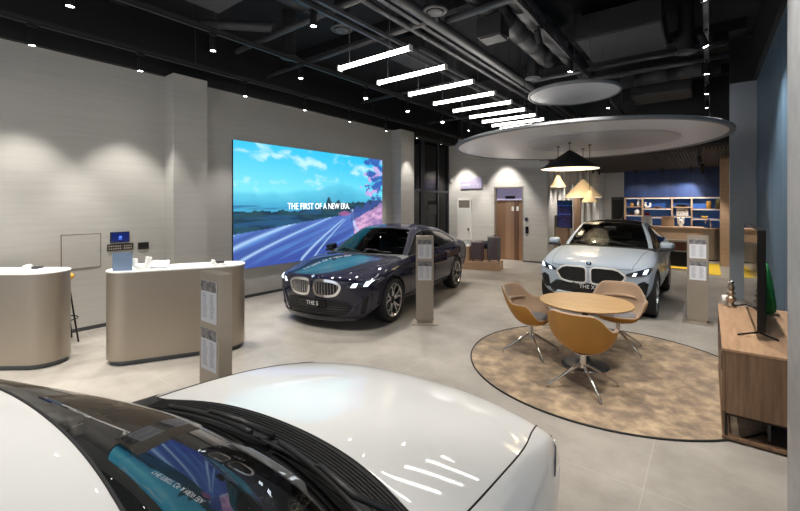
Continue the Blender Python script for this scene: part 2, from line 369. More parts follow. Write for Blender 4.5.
# ------------------------------------------------------------------ left wall fittings
t = thing('video_wall', 'huge landscape screen showing a coastal road with white slogan', 'screen', (WX, 6.55, .6))
YL, ZH = 4.54, 2.56
def screen_col(u, v):
    def fb(x, y, o=4): return mnoise.fractal(Vector((x,y,3.1)), .9, 2.1, o)
    def mixc(a, c, k): k = max(0,min(1,k)); return [a[i]*(1-k)+c[i]*k for i in range(3)]
    def ss(a, c, x): k = max(0,min(1,(x-a)/(c-a))); return k*k*(3-2*k)
    sky = mixc((.22,.80,.95), (.03,.55,.88), ss(.5,1.1,v+.12*u))
    cl = .8*fb(u*4+.4*fb(u*9,v*9), v*7)+.45*fb(u*11,v*15)+.35*math.exp(-((u-.42)/.16)**2-((v-.76+.12*(u-.42))/.08)**2)+.25*math.exp(-((u-.78)/.1)**2-((v-.83)/.06)**2)
    c = mixc(sky, (.62,.92,.96), ss(.10,.75,cl)*.75)
    mt = .60+.10*math.exp(-((u-.62)/.22)**2)+.025*fb(u*7,1)
    if v < mt+.02: c = mixc(c, mixc((.10,.56,.76), (.04,.36,.58), ss(mt,mt-.16,v+.03*fb(u*14,v*20))), ss(mt+.02,mt-.03,v)*.85)
    hor = .545+.01*fb(u*9,2.)
    if v < .56 and u < .5: c = mixc(c, (.05,.36,.62), .5*ss(.56,.5,v))
    tr = .40+.14*u+.02*fb(u*30,0)+.03*fb(u*8,5)+.05*math.exp(-((u-.55)/.02)**2)+.04*math.exp(-((u-.62)/.02)**2)
    tr2 = .45+.02*fb(u*22,4) if u < .45 else tr+.02
    tb = .27+.20*u
    if v < max(tr, min(tr2,tr+.06)): c = mixc((.006,.035,.075), (.016,.07,.10), ss(-.3,.3,fb(u*8,v*25)))
    if v < .5 and v > tb and u<.5: c = mixc(c, (.02,.10,.24), ss(-.1,.3,fb(u*3,v*30))*.7)
    road = tb
    if v < road:
        c = mixc((.085,.17,.52), (.045,.08,.36), ss(.0,.35,road-v))
        st = fb((u*.55-v)*22, (v+u*.3)*2.5)
        c = mixc(c, (.13,.40,.80), ss(.0,.6,st)*.4); c = mixc(c, (.015,.04,.20), ss(.0,.6,-st)*.35)
        for (a0,b0,a1,b1,wd) in ((0,.16,.55,.44,.012),(.0,.03,.6,.40,.01),(.36,.0,.66,.36,.012),(.44,.0,.68,.36,.008),(0,.27,.5,.455,.008)):
            k = (u-a0)/(a1-a0)
            if 0 <= k <= 1:
                yv = b0+(b1-b0)*(k**.85); wv = wd*(1.4-k)
                c = mixc(c, (.45,.68,.95), math.exp(-((v-yv)/wv)**2)*.85)
    # guard rail and far bend
    if u > .62:
        rk = .60-.9*(u-.70) if u < .80 else .0
        edge = .28+(u-.74)*.2
        if u > .74-.10*(v-.3) and v < .34+.75*(u-.74)+.03*fb(u*18,v*6) and v > .02:
            s2 = fb(u*16-v*8, v*20); c = mixc((.34,.20,.42), (.72,.42,.66), ss(-.4,.5,s2)); c = mixc(c, (.16,.14,.36), ss(.1,.5,fb(u*7,v*9+4))*.6)
        k = (.78-u)
        gx = .735+.9*(.40-v)**2-.1*(v-.38)
        if .04 < v < .46: c = mixc(c, (.45,.62,.92), .9*math.exp(-((u-gx+.0)/.009)**2))
    if .62 < u < .72 and abs(v-.415) < .03*(1-abs(u-.67)/.06): c = mixc(c, (.35,.12,.30), .8)
    tl = fb(u*14, v*14)
    if u > .86-.08*tl and v > .55+.3*tl*.5: 
        c = mixc(c, (.04,.13,.46), ss(-.15,.15,tl+.2)); c = mixc(c, (.62,.42,.78), ss(.1,.3,fb(u*9+3,v*9))*.9)
    elif u > .72 and v < .45+.5*(u-.72)+.05*fb(u*40,1) and v > .34+.75*(u-.74) and u<.98: c = mixc(c, (.04,.08,.30), .85)
    return c
def build_screen():
    nu, nv = 270, 150
    vs = []; cols = []
    for j in range(nv+1):
        for i in range(nu+1):
            u, v = i/nu, j/nv
            vs.append((.045, (u-.5)*YL, v*ZH)); c = screen_col(u, v); cols += [c[0],c[1],c[2],1]
    fs = [(j*(nu+1)+i, j*(nu+1)+i+1, (j+1)*(nu+1)+i+1, (j+1)*(nu+1)+i) for j in range(nv) for i in range(nu)]
    me = bpy.data.meshes.new('display_panel'); me.from_pydata(vs, [], fs)
    at = me.color_attributes.new('picture', 'FLOAT_COLOR', 'POINT'); at.data.foreach_set('color', cols)
    m, nt, N, L, bs = new_mat('led_picture')
    a = N.new('ShaderNodeVertexColor'); a.layer_name = 'picture'
    L.new(a.outputs['Color'], bs.inputs['Emission Color']); bs.inputs['Emission Strength'].default_value = SCREEN_E
    bs.inputs['Base Color'].default_value = (.01,.01,.01,1); bs.inputs['Roughness'].default_value = .5
    me.materials.append(m); o = bpy.data.objects.new('display_panel', me); COL.objects.link(o); o.parent = t
SCREEN_E = .64
build_screen()
obj('screen_housing', box(BM(), .0, .043, -YL/2, YL/2, 0, ZH), M['black'], t)
RYZ = Matrix(((0,0,1,0),(1,0,0,0),(0,1,0,0),(0,0,0,1)))   # text x->+Y, y->+Z, facing +X
M['glowtext'] = mat('slogan_white', (1,1,1), .5, emit=(.95,.98,1), es=.9)
text_mesh('slogan_lettering', 'THE FIRST OF A NEW ERA.', .19, M['glowtext'], t, Matrix.Translation((.05, -.02, 1.245)) @ RYZ @ Matrix.Diagonal((.86,1.08,1,1)), spacing=1.0, bold=.0)

t = thing('wall_hatch', 'square flush access panel in the grey stone wall behind the desks', 'panel', (WX,1.89,.94))
obj('cover', box(BM(), 0, .006, -.235, .235, 0, .5), M['wall'], t)
b = BM()
for a in (-.237,.237): box(b, 0, .0075, a-.004, a+.004, -.004, .504)
for z in (-.002,.502): box(b, 0, .0075, -.24, .24, z-.004, z+.004)
obj('seam', b, mat('seam_brown',(.15,.13,.10),.7), t)
t = thing('wall_display', 'small navy screen mounted highest on the grey wall above the desk', 'screen', (WX,2.38,1.29))
obj('bezel', box(BM(), 0,.03,-.13,.13,0,.165,.005), M['black'], t); obj('display', box(BM(), .03,.032,-.122,.122,.008,.157), M['navyscreen'], t)
b = BM(); box(b,.032,.033,-.02,.02,.06,.10); box(b,.032,.033,-.025,.025,.045,.052); obj('icon', b, M['screen_glow'], t)
t = thing('control_panel', 'long bronze switch strip of small buttons under the navy wall screen', 'switch panel', (WX,2.39,1.16))
obj('plate', box(BM(), 0,.018,-.18,.18,0,.105,.003), mat('switch_brown',(.07,.055,.045),.4,.4), t)
b = BM()
for i in range(11):
    for j in range(2):
        if i == 6: continue
        box(b, .018,.022,-.165+i*.03,-.148+i*.03,.022+j*.04,.042+j*.04)
obj('button_grid', b, mat('button_grey',(.45,.42,.38),.4), t)
t = thing('wall_switch', 'short dark bronze switch plate right of the button strip', 'switch', (WX,2.715,1.15))
obj('plate', box(BM(), 0,.018,-.08,.08,0,.115,.003), mat('switch_dark',(.05,.04,.035),.4,.4), t)
obj('rocker', box(BM(), .018,.024,-.07,.07,.03,.10), M['black'], t)
# rear wall sign, lift call panel
t = thing('direction_sign', 'lilac wall sign with two white lines beside the lift', 'sign', (-6.78,YB,2.47))
obj('board', box(BM(), -.42,.42,-.03,0,0,.39,.004), M['lilac'], t)
RXZ = Matrix(((1,0,0,0),(0,0,-1,0),(0,1,0,0),(0,0,0,1)))   # text facing -Y
b = BM()
for (x0,x1,z) in ((-.36,-.06,.25),(-.36,-.02,.12)):
    n = 7
    for i in range(n): 
        a = x0+(x1-x0)*i/n; box(b, a, a+(x1-x0)/n*.75, -.034,-.03, z, z+.05)
box(b, .24,.30,-.034,-.03,.26,.285); box(b,.26,.285,-.034,-.03,.24,.31); box(b,.24,.30,-.034,-.03,.13,.155); box(b,.26,.285,-.034,-.03,.11,.18)
obj('lettering', b, M['white'], t)
t = thing('call_panel', 'black rounded lift call button plate on the pale wall', 'button panel', (-4.74,YB,.95))
obj('plate', box(BM(), -.05,.05,-.02,0,0,.22,.02), M['glossblack'], t); obj('button', box(BM(), -.018,.018,-.028,-.02,.06,.10), M['greymetal'], t)
t = thing('card_reader', 'small grey reader above the lift call plate', 'card reader', (-4.76,YB,1.36))
obj('case', box(BM(), -.05,.05,-.02,0,0,.11,.006), M['greymetal'], t); obj('lens', box(BM(), -.03,.03,-.023,-.02,.03,.08), M['black'], t)
t = thing('exit_lamp', 'tiny white lamp high on the pale wall near the glass facade', 'lamp', (-7.60,YB,2.72))
obj('case', box(BM(), -.03,.03,-.03,0,0,.16,.005), M['white'], t)

# ------------------------------------------------------------------ reception desks
def stadium(hl, r, n=24):
    p = [(hl+r*math.sin(PI*i/n), -r*math.cos(PI*i/n)) for i in range(n+1)]
    return p + [(-x,-y) for x,y in p]
def desk(label, c1, c2, r=.25):
    c1, c2 = Vector(c1), Vector(c2); m = (c1+c2)/2; d = c2-c1
    t = thing('reception_desk', label, 'desk', (m.x,m.y,0), math.atan2(d.y,d.x), 'bronze reception desks')
    hl = d.length/2
    obj('body', prism(BM(), stadium(hl, r), .06, 1.085), M['bronze'], t, ang=35, smooth=True)
    obj('plinth', prism(BM(), stadium(hl, r-.035), 0, .06), M['greymetal'], t, ang=35, smooth=True)
    obj('top', prism(BM(), stadium(hl, r+.004), 1.085, 1.10, .003), M['white'], t)
    return t
desk('rounded bronze desk at left edge with white top, nearest the wall hatch', (-7.00,.67), (-6.30,1.24))
desk('rounded bronze desk in the middle left carrying a white U-shaped vase', (-5.604,1.92), (-5.111,2.844))
# things on the desks
t = thing('folded_board', 'blue grey folded board standing on the middle desk', 'board', (-5.52,1.80,1.10), .86)
b = BM(); box(b, -.105,.0,-.004,.004,0,.215); box(b, .0,.105,-.004,.004,0,.215)
obj('panel', b, M['bluepaper'], t)
t = thing('vase', 'white U-shaped vase on the middle desk beside the blue board', 'vase', (-5.46,1.98,1.10), 1.0)
b = BM(); pts = [(-.075,0,.13),(-.07,0,.08)]+[(-.07*math.cos(PI*i/8),0,.07-.035*math.sin(PI*i/8)) for i in range(1,8)]+[(.07,0,.08),(.08,0,.145)]
tube(b, pts, .034, 12); box(b, -.05,.05,-.03,.03,0,.03,.008)
obj('body', b, M['lcdfig'], t, smooth=True, ang=50)
t = thing('desk_pad', 'slanted grey tablet stand on the middle desk right of the white vase', 'stand', (-5.45,2.18,1.10), 1.0)
b = BM(); vs = [b.verts.new(p) for p in ((-.1,-.08,0),(.1,-.08,0),(.1,.08,0),(-.1,.08,0),(-.1,.08,.075),(.1,.08,.075))]
for f in ((0,1,2,3),(3,2,5,4),(0,4,5,1),(0,3,4),(1,5,2)): b.faces.new([vs[i] for i in f])
obj('wedge', b, M['white'], t); 
b = BM(); box(b, -.09,.09,-.006,0,.0,.16); obj('tablet', xform(b, Matrix.Translation((0,-.075,.008)) @ Matrix.Rotation(-1.12,4,'X')), M['greymetal'], t)
def phone(label, x, y, rz):
    t = thing('desk_phone', label, 'phone', (x,y,1.10), rz, 'phones on the desks')
    b = BM(); box(b, -.09,.09,-.075,.075,0,.022,.006); obj('base', b, M['white'], t)
    b = BM(); tube(b, [(-.06,-.08,.045),(-.06,-.05,.055),(-.06,.05,.055),(-.06,.08,.045)], .017, 8); obj('handset', b, M['white'], t)
    b = BM(); box(b, -.02,.075,.0,.06,.022,.05,.004); obj('display', b, M['acpanel'], t)
    b = BM()
    for i in range(3):
        for j in range(3): box(b, -.015+i*.03,.007+i*.03,-.065+j*.02,-.053+j*.02,.022,.026)
    obj('keypad', b, M['acpanel'], t)
phone('white desk phone at the right end of the middle desk', -5.08, 2.74, 1.25)
phone('white desk phone on the desk at the left edge', -6.38, 1.16, .9)
# bar stool behind the left desk
t = thing('bar_stool', 'slim black bar stool with yellow seat between the left desk and the wall', 'stool', (-7.02,1.56,0), .0)
obj('seat', lathe(BM(), [(0,.86),(.125,.86),(.145,.88),(.145,.91),(.13,.93),(0,.93)], 24), mat('yellow_seat',(.75,.42,.05),.5), t)
for i in range(4):
    a = PI/4+i*PI/2; obj('leg', tube(BM(), [(.09*math.cos(a),.09*math.sin(a),.86),(.22*math.cos(a),.22*math.sin(a),.003)], .011), M['darkmetal'], t)
obj('foot_ring', tube(BM(), [(.185*math.cos(PI*i/12),.185*math.sin(PI*i/12),.32) for i in range(24)], .008, 6, True), M['darkmetal'], t)

# ------------------------------------------------------------------ information totems
def totem(label, x, y, rz, base=False):
    t = thing('information_totem', label, 'information stand', (x,y,0), rz, 'bronze information totems')
    b = BM(); box(b, -.14,.14,-.05,.05,.055,1.39,.004); obj('pillar', b, M['bronze2'], t)
    b = BM(); box(b, -.12,.12,-.04,.04,0.012,.06); obj('plinth', b, M['bronze2'], t)
    b = BM(); box(b, -.2,.2,-.16,.16,0,.012,.003); obj('base_plate', b, M['bronze2'], t)
    for z in (1.33, .985):
        b = BM(); box(b, -.107,.107,-.053,-.05,z-.30,z); s = obj('sheet', b, M['paper'], t)
        b = BM(); box(b, -.107,.107,-.0545,-.053,z-.075,z); obj('picture', b, M['photo'], s)
        b = BM()
        for k in range(12):
            wv = .06+.03*random.random()
            box(b, -.085,-.085+wv*.8,-.0543,-.053,z-.10-k*.015,z-.095-k*.015); box(b, .02,.02+wv*.7,-.0543,-.053,z-.10-k*.015,z-.095-k*.015)
        obj('text_lines', b, M['inkgrey'], s)
    return t
totem('bronze information totem in front of the middle desk, behind the white car bonnet', -2.865, 1.525, 0)
totem('bronze information totem beside the front wheel of the navy car', -3.60, 5.36, .62)
totem('bronze information totem right of the grey-blue car, near the sideboard', -.13, 8.03, 0)

# ------------------------------------------------------------------ rug, table, chairs
RC = (-.97, 5.22); RR = 1.54
t = thing('round_rug', 'large round mottled brown and gold rug under table and chairs', 'rug', (RC[0],RC[1],0))
obj('pile', lathe(BM(), [(0,.012),(RR-.02,.012),(RR-.004,.008),(RR-.004,.001),(0,.001)], 96), M['rug'], t)
obj('edging', tube(BM(), [(RR*math.cos(2*PI*i/96),RR*math.sin(2*PI*i/96),.0085) for i in range(96)], .0085, 6, True), M['rubber'], t)
t = thing('round_table', 'round oak table with dark trumpet base on the rug', 'table', (-1.145,5.07,.0125))
obj('tabletop', lathe(BM(), [(0,.705),(.43,.705),(.49,.718),(.503,.728),(.505,.735),(.50,.74),(0,.74)], 64), M['oak'], t, smooth=True, ang=35)
obj('pedestal', lathe(BM(), [(.26,0),(.26,.006),(.20,.016),(.11,.03),(.06,.06),(.042,.12),(.038,.3),(.038,.69),(.15,.704),(0,.705)], 40), M['greymetal'], t, smooth=True)
def make_chair(label, x, y, rz):
    t = thing('armchair', label, 'chair', (x,y,.0125), rz, 'ochre shell chairs on the rug')   # faces +Y
    def rim(a):   # a: 0 = back, pi = front
        c = math.cos(a)
        k = (1+c)/2
        s = lambda e0,e1,v: (lambda q: q*q*(3-2*q))(max(0,min(1,(v-e0)/(e1-e0))))
        return .455+.185*s(.14,.42,k)+.17*s(.62,.93,k)
    def pt(a, q, ins):
        c, s = math.cos(a), math.sin(a)
        h = rim(a); z0 = .355
        rad = .30 + .02*abs(s) - .045*max(0,-c)
        e = math.sin(q*PI/2)**.82; zz = (1-math.cos(q*PI/2))**.95
        r = rad*e
        r += .03*max(0,(q-.6))*(1+c)
        r = max(r-ins*(.3+.7*q), 0)
        z = z0+(h-z0)*zz
        zi = z + ins*1.5*(1-q)**1.0 - (0.004 if ins and q>.99 else 0)
        return Vector((s*r*1.0, -c*r - .035*max(0,c)*q*q, zi))
    def surf(ins, na=56, nq=14):
        bm = BM(); rings = []
        for i in range(nq+1):
            q = i/nq
            rings.append([bm.verts.new(pt(2*PI*j/na, max(q,.02), ins)) for j in range(na)])
        for a, b in zip(rings, rings[1:]):
            for j in range(na): bm.faces.new((a[j],a[(j+1)%na],b[(j+1)%na],b[j]))
        bm.faces.new(rings[0][::-1])
        return bm, rings
    bm, rings = surf(0); obj('shell', bm, M['ochre'], t, smooth=True)
    bm, rings = surf(.035)
    # rounded lip joining to the outer shell
    na = 56; prev = rings[-1]
    for st in range(1, 6):
        ring = []
        for j in range(na):
            a = 2*PI*j/na; p0 = pt(a,1,.035); p1 = pt(a,1,0); k = st/5
            p = p0.lerp(p1, k); p.z += .014*math.sin(PI*k); ring.append(bm.verts.new(p))
        for j in range(na): bm.faces.new((prev[j],prev[(j+1)%na],ring[(j+1)%na],ring[j]))
        prev = ring
    up = obj('upholstery', bm, M['taupe'], t, smooth=True)
    # soft back crease cushions
    bm = BM()
    n0 = 0
    for zc, rr in ((.645,.243),):
        path = []
        for k in range(15):
            a = R(-58+116*k/14); path.append((math.sin(a)*rr, -math.cos(a)*(rr+.01)-.02, zc))
        tube(bm, path, [.006]+[.024*(math.sin(PI*k/14)**.35) if 0<k<14 else .006 for k in range(1,14)]+[.006], 10)
    obj('back_padding', bm, M['taupe'], t, smooth=True)
    bm = BM()
    prof = [(0,.43),(.16,.43),(.20,.44),(.215,.455),(.205,.472),(.17,.48),(0,.486)]
    lathe(bm, prof, 40, sy=1.0); xform(bm, Matrix.Translation((0,.025,-.005)))
    obj('seat_cushion', bm, M['greyfab'], t, smooth=True)
    obj('column', lathe(BM(), [(0,.20),(.028,.20),(.028,.34),(.10,.352),(.10,.36),(0,.36)], 20), M['alu'], t, smooth=True, ang=40)
    for i in range(4):
        a = PI/4+i*PI/2; c, s = math.cos(a), math.sin(a)
        obj('leg', tube(BM(), [(.015*c,.015*s,.225),(.06*c,.06*s,.215),(.36*c,.36*s,.03),(.365*c,.365*s,.0)], [.016,.016,.011,.011], 8), M['alu'], t)
    return t
make_chair('ochre shell chair left of the table, turned side-on', -1.80, 5.10, -PI/2-.05)
make_chair('chair on the far side of the table showing its brown quilted seat', -.93, 5.89, PI+.12)
make_chair('nearest ochre chair with its back to the camera', -1.02, 4.43, -.12)

# ------------------------------------------------------------------ sideboard and the things on it
SX0, SX1, SY0, SY1, SZ = .09, .68, 4.13, 5.98, .735
t = thing('sideboard', 'walnut sideboard on dark metal legs against the blue wall', 'cabinet', ((SX0+SX1)/2,(SY0+SY1)/2,0))
hx, hy = (SX1-SX0)/2, (SY1-SY0)/2
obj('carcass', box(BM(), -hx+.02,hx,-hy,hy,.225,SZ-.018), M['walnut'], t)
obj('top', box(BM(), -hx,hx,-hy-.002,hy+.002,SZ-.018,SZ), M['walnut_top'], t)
for i in range(3):
    y0 = -hy+.01+i*(2*hy-.02)/3; y1 = y0+(2*hy-.02)/3-.008
    d = obj('door', box(BM(), -hx,-hx+.018,y0,y1,.235,SZ-.024), M['walnut'], t)
    obj('finger_pull', box(BM(), -hx-.004,-hx,y0+.02,y0+.03,.55,.68), M['darkmetal'], d)
b = BM()
for y in (-hy+.01, hy-.03):
    box(b, -hx+.015,-hx+.035,y,y+.02,0,.225); box(b, hx-.035,hx-.015,y,y+.02,0,.225); box(b,-hx+.015,hx-.015,y,y+.02,.205,.225)
for x in (-hx+.015,hx-.035): box(b, x,x+.02,-hy+.01,hy-.01,.205,.225)
obj('leg_frame', b, M['darkmetal'], t)
b = BM(); box(b, -hx,-hx+.05,-hy,hy,.018,.04); box(b, hx-.05,hx,-hy,hy,.018,.04); box(b, -hx+.05,hx-.05,-hy,-hy+.05,.018,.04); box(b, -hx+.05,hx-.05,hy-.05,hy,.018,.04); obj('floor_rail', b, M['walnut'], t)
obj('back_panel', box(BM(), -.02,0,-hy+.06,hy-.06,.001,.205), M['glossblack'], t)
# television
t = thing('television', 'large flat black television standing on the sideboard, seen edge-on', 'television', (.34,5.28,SZ))
obj('screen', box(BM(), -.012,-.008,-.755,.755,.085,.93), M['glossblack'], t)
obj('bezel', box(BM(), -.0095,.045,-.76,.76,.075,.935,.006), M['darkmetal'], t)
obj('rear_housing', box(BM(), .045,.07,-.5,.5,.12,.6,.01), M['plastic'], t)
for y in (-.64,.6):
    b = BM(); tube(b, [(-.135,y-.02,.006),(0,y,.045),(.005,y,.08)], .008, 6); tube(b, [(.135,y-.02,.006),(0.01,y,.045)], .008, 6); obj('foot', b, M['darkmetal'], t)
def candlestick(label, x, y):
    t = thing('candlestick', label, 'candle holder', (x,y,SZ), 0, 'turned candlesticks')
    pr = [(0,0),(.028,0),(.030,.012),(.022,.024),(.016,.04),(.03,.06),(.034,.075),(.026,.092),(.014,.10),(.022,.112),(.03,.126),(.02,.142),(.012,.15),(.02,.16),(.025,.175),(.018,.19),(.015,.205),(.02,.21),(0,.21)]
    pr = [(r_*1.45,h_*1.25) for r_,h_ in pr]
    obj('stem', lathe(BM(), pr, 24), M['brass'], t, smooth=True)
    obj('cup', lathe(BM(), [(.014,.258),(.026,.264),(.028,.29),(.024,.29),(.02,.27),(0,.268)], 20), M['alu'], t, smooth=True)
candlestick('turned brass candlestick on the far corner of the sideboard', .205, 5.86)
t = thing('cup', 'small white cup behind the brass candlestick', 'cup', (.155,5.93,SZ))
obj('body', lathe(BM(), [(0,0),(.026,0),(.03,.11),(.027,.11),(.024,.006),(0,.005)], 24), M['white'], t, smooth=True)
t = thing('green_bag', 'deep green cloth bag leaning behind the television', 'bag', (.50,5.74,SZ))
b = BM(); 
prof = [(-.08,0),(.07,0),(.065,.10),(.03,.40),(.0,.54),(-.03,.53),(-.06,.32),(-.08,.1)]
n = len(prof); A = [b.verts.new((x,-.16+.05*z,z)) for x,z in prof]; B = [b.verts.new((x*.8,.16-.12*z,z)) for x,z in prof]; C = [b.verts.new((x*1.08,0,z*1.02)) for x,z in prof]
b.faces.new(A); b.faces.new(B[::-1])
for i in range(n):
    j = (i+1)%n
    b.faces.new((A[i],C[i],C[j],A[j])); b.faces.new((C[i],B[i],B[j],C[j]))
o = obj('body', b, M['green'], t, smooth=True)
mod = o.modifiers.new('s','SUBSURF'); mod.levels = mod.render_levels = 2
obj('handle', tube(BM(), [(-.025,.0,.50),(-.025,.0,.53),(-.01,.0,.54),(.0,.0,.53),(.0,0,.50)], .006, 6), M['green'], t)

# ------------------------------------------------------------------ suitcases on plinth
PA = R(14)
t = thing('display_plinth', 'low tan wood display plinth with raised back block beside the lift', 'plinth', (-5.22,10.98,0), PA)
obj('platform', box(BM(), -.75,.46,-.34,.34,0,.24,.004), M['tanwood'], t)
obj('back_block', box(BM(), -.72,-.42,-.30,.34,.24,.66,.004), M['tanwood'], t)
obj('rear_step', box(BM(), -.42,.14,.08,.34,.24,.56,.004), M['tanwood'], t)
def pw(x, y): c, s = math.cos(PA), math.sin(PA); return (-5.22+x*c-y*s, 10.98+x*s+y*c)
def case(label, x, y, z, w, d, h, rz, m1, m2):
    p = pw(x, y); t = thing('suitcase', label, 'suitcase', (p[0],p[1],z), PA+rz, 'suitcases by the lift')
    obj('shell', box(BM(), -w/2,w/2,-d/2,d/2,.05,h,.03,3), m1, t, smooth=True, ang=40)
    b = BM()
    for i in range(5): box(b, -w/2+.05+i*(w-.12)/5, -w/2+.07+i*(w-.12)/5, -d/2-.006,-d/2+.002,.09,h-.05)
    obj('ribs', b, m2, t)
    obj('zip_band', box(BM(), -w/2-.003,w/2+.003,-.01,.01,.045,h+.003), m2, t)
    b = BM(); tube(b, [(-.06,.0,h),(-.06,0,h+.03),(.06,0,h+.03),(.06,0,h)], .008, 6); obj('handle', b, M['greymetal'], t)
    for sx in (-1,1):
        for sy in (-1,1):
            obj('wheel', lathe(BM(), [(0,-.012),(.025,-.012),(.025,.012),(0,.012)], 12, sx*(w/2-.05), sy*(d/2-.05), .025, 'x'), M['rubber'], t)
case('small maroon suitcase on the tan plinth, left of the tall one', -.20,-.16, .24, .36,.22,.56, .1, M['suit'], M['suitgrey'])
case('tall grey and maroon suitcase at the right end of the tan plinth', .27,-.12, .24, .36,.26,.72, .25, M['suitgrey'], M['suit'])
p = pw(-.08,.2); t = thing('travel_bag', 'dark soft bag lying behind the two suitcases on the plinth', 'bag', (p[0],p[1],.56), PA)
b = BM(); ellipsoid(b, (0.0,0,.115), (.25,.13,.115)); 
o = obj('body', b, mat('dark_cloth',(.012,.014,.022),.8), t, smooth=True)
obj('strap', tube(BM(), [(-.2,0,.15),(-.1,.0,.24),(.1,0,.235),(.2,0,.15)], .012, 6), M['black'], t)
p = pw(-.57,.02); t = thing('glass_case', 'small clear glass box on top of the plinth block', 'glass box', (p[0],p[1],.66), PA)
b = BM(); box(b, -.12,.12,-.2,.2,0,.16); obj('cover', b, M['clear'], t)
obj('base', box(BM(), -.11,.11,-.19,.19,.001,.012), M['white'], t)

# ------------------------------------------------------------------ kiosk screen near the corridor
t = thing('digital_kiosk', 'upright kiosk with navy portrait screen against the corridor wall', 'kiosk', (-3.64,13.5,0), -.18)
obj('body', box(BM(), -.30,.12,-.08,.08,0,1.15,.01), M['tanwood'], t)
obj('rear_board', box(BM(), -.36,-.15,-.02,.09,.5,1.55,.02), mat('kiosk_grey',(.09,.085,.08),.5), t)
obj('housing', box(BM(), -.22,.24,-.10,-.02,1.15,2.03,.008), M['darkmetal'], t)
obj('display', box(BM(), -.205,.225,-.103,-.10,1.165,2.015), M['kioskscreen'], t)
b = BM(); box(b, -.205,.225,-.106,-.103,1.58,1.595); box(b,-.205,.225,-.106,-.103,1.86,1.87); obj('shelf_lines', b, mat('kiosk_lines',(.05,.1,.4),.4,emit=(.05,.12,.6),es=.4), t)
t = thing('copper_panel', 'narrow brown panel standing on the corridor wall behind the kiosk', 'panel', (-3.62,14.9,0), 0)
obj('board', box(BM(), -.10,.12,-.05,.05,0,2.3,.004), mat('panel_brown',(.30,.19,.12),.5), t)
obj('trim', box(BM(), .02,.06,-.056,-.05,0,2.35), M['copper'], t)

# ------------------------------------------------------------------ bar and shelves at the far end
YS = 19.5
t = thing('shelf_unit', 'wide open wooden shelf unit on the navy back wall', 'shelf', (0,YS,0))
b = BM(); box(b, -2.79,.62,-.03,-.005,.9,2.18); obj('back_panel', b, M['bluelit'], t)
def zx(x): return 0
for x in (-2.77,-2.14,-1.13,-.50,.60): obj('upright', box(BM(), x-.025,x+.025,-.34,-.005,.85,2.19), M['tanwood'], t)
for (x0,x1,z) in ((-2.77,.60,2.165),(-2.77,.60,.86),(-2.77,-2.14,1.80),(-2.77,-2.14,1.45),(-2.14,-1.13,1.73),(-2.14,-1.13,1.38),(-1.13,-.50,1.79),(-1.13,-.50,1.43),(-.50,.60,1.72),(-.50,.60,1.34)):
    obj('shelf_board', box(BM(), x0+.02,x1-.02,-.33,-.005,z-.02,z+.02), M['tanwood'], t)
for (x0,x1,z) in ((-2.74,-2.17,2.145),(-2.11,-1.16,2.145),(-1.10,-.53,2.145),(-.47,.57,2.145),(-2.74,-2.17,1.43),(-2.11,-1.16,1.36),(-1.10,-.53,1.41),(-.47,.57,1.32),(-2.11,-1.16,1.71),(-.47,.57,1.70)):
    obj('led_strip', box(BM(), x0,x1,-.33,-.31,z-.008,z), M['led'], t)
obj('base_cabinet', box(BM(), -2.79,.62,-.55,-.0,0,.84), M['walnut'], t)
def small(kind, label, cat, x, z, prof, m, y=YS-.2, n=18):
    t = obj(kind, lathe(BM(), prof, n), m, smooth=True); t.location = (x,y,z); tag(t, label, cat, 'ornaments on the far shelves'); return t
jar = [(0,0),(.05,0),(.065,.05),(.06,.10),(.03,.13),(.03,.15),(0,.15)]
bot = [(0,0),(.06,0),(.07,.10),(.05,.2),(.02,.25),(.02,.3),(0,.3)]
small('jar', 'small brown jar on the top left shelf of the far unit', 'jar', -2.53, 1.82, jar, M['amber'])
small('vase', 'slim white vase beside the brown jar on the top left shelf', 'vase', -2.29, 1.82, bot, M['lcdfig'])
small('vase', 'round white vase on the second left shelf', 'vase', -2.33, 1.47, [(0,0),(.08,0),(.12,.08),(.10,.18),(.04,.22),(.04,.25),(0,.25)], M['lcdfig'])
small('glass', 'tiny glass left of the round white vase', 'glass', -2.55, 1.47, [(0,0),(.04,0),(.045,.12),(.04,.12),(.035,.01),(0,.01)], M['clear'])
t = thing('ornament', 'white U-shaped ornament on the second bay of the far shelves', 'ornament', (-1.96,YS-.2,1.75), 0, 'ornaments on the far shelves')
b = BM(); tube(b, [(-.08,0,.25),(-.085,0,.12)]+[(-.085*math.cos(PI*i/8),0,.10-.05*math.sin(PI*i/8)) for i in range(1,8)]+[(.085,0,.12),(.08,0,.22)], .042, 10); obj('body', b, M['lcdfig'], t, smooth=True)
small('bowl', 'flat dark dish right of the U-shaped ornament', 'bowl', -1.62, 1.75, [(0,0),(.08,0),(.17,.06),(.16,.07),(.07,.02),(0,.02)], M['copper_dark'])
small('bowl', 'wide dark bowl on the top shelf of the third bay', 'bowl', -.81, 1.81, [(0,0),(.1,0),(.22,.09),(.21,.10),(.09,.02),(0,.02)], M['darkmetal'])
t = thing('picture_frame', 'small white picture leaning on the middle shelf of the third bay', 'picture', (-.80,YS-.16,1.45), 0)
obj('mount', box(BM(), -.19,.19,-.012,.012,0,.33), M['white'], t)
b = BM()
for (x,z) in ((-.08,.20),(.04,.22),(.09,.14),(-.02,.12),(-.10,.10)): box(b, x-.025,x+.025,-.0145,-.012,z-.025,z+.03)
obj('print', b, mat('print_tan',(.5,.38,.25),.6), t)
small('jar', 'tall amber jar on the right bay, left of the bigger one', 'jar', .02, 1.74, [(0,0),(.08,0),(.085,.24),(.07,.26),(.07,.3),(0,.3)], M['amber'])
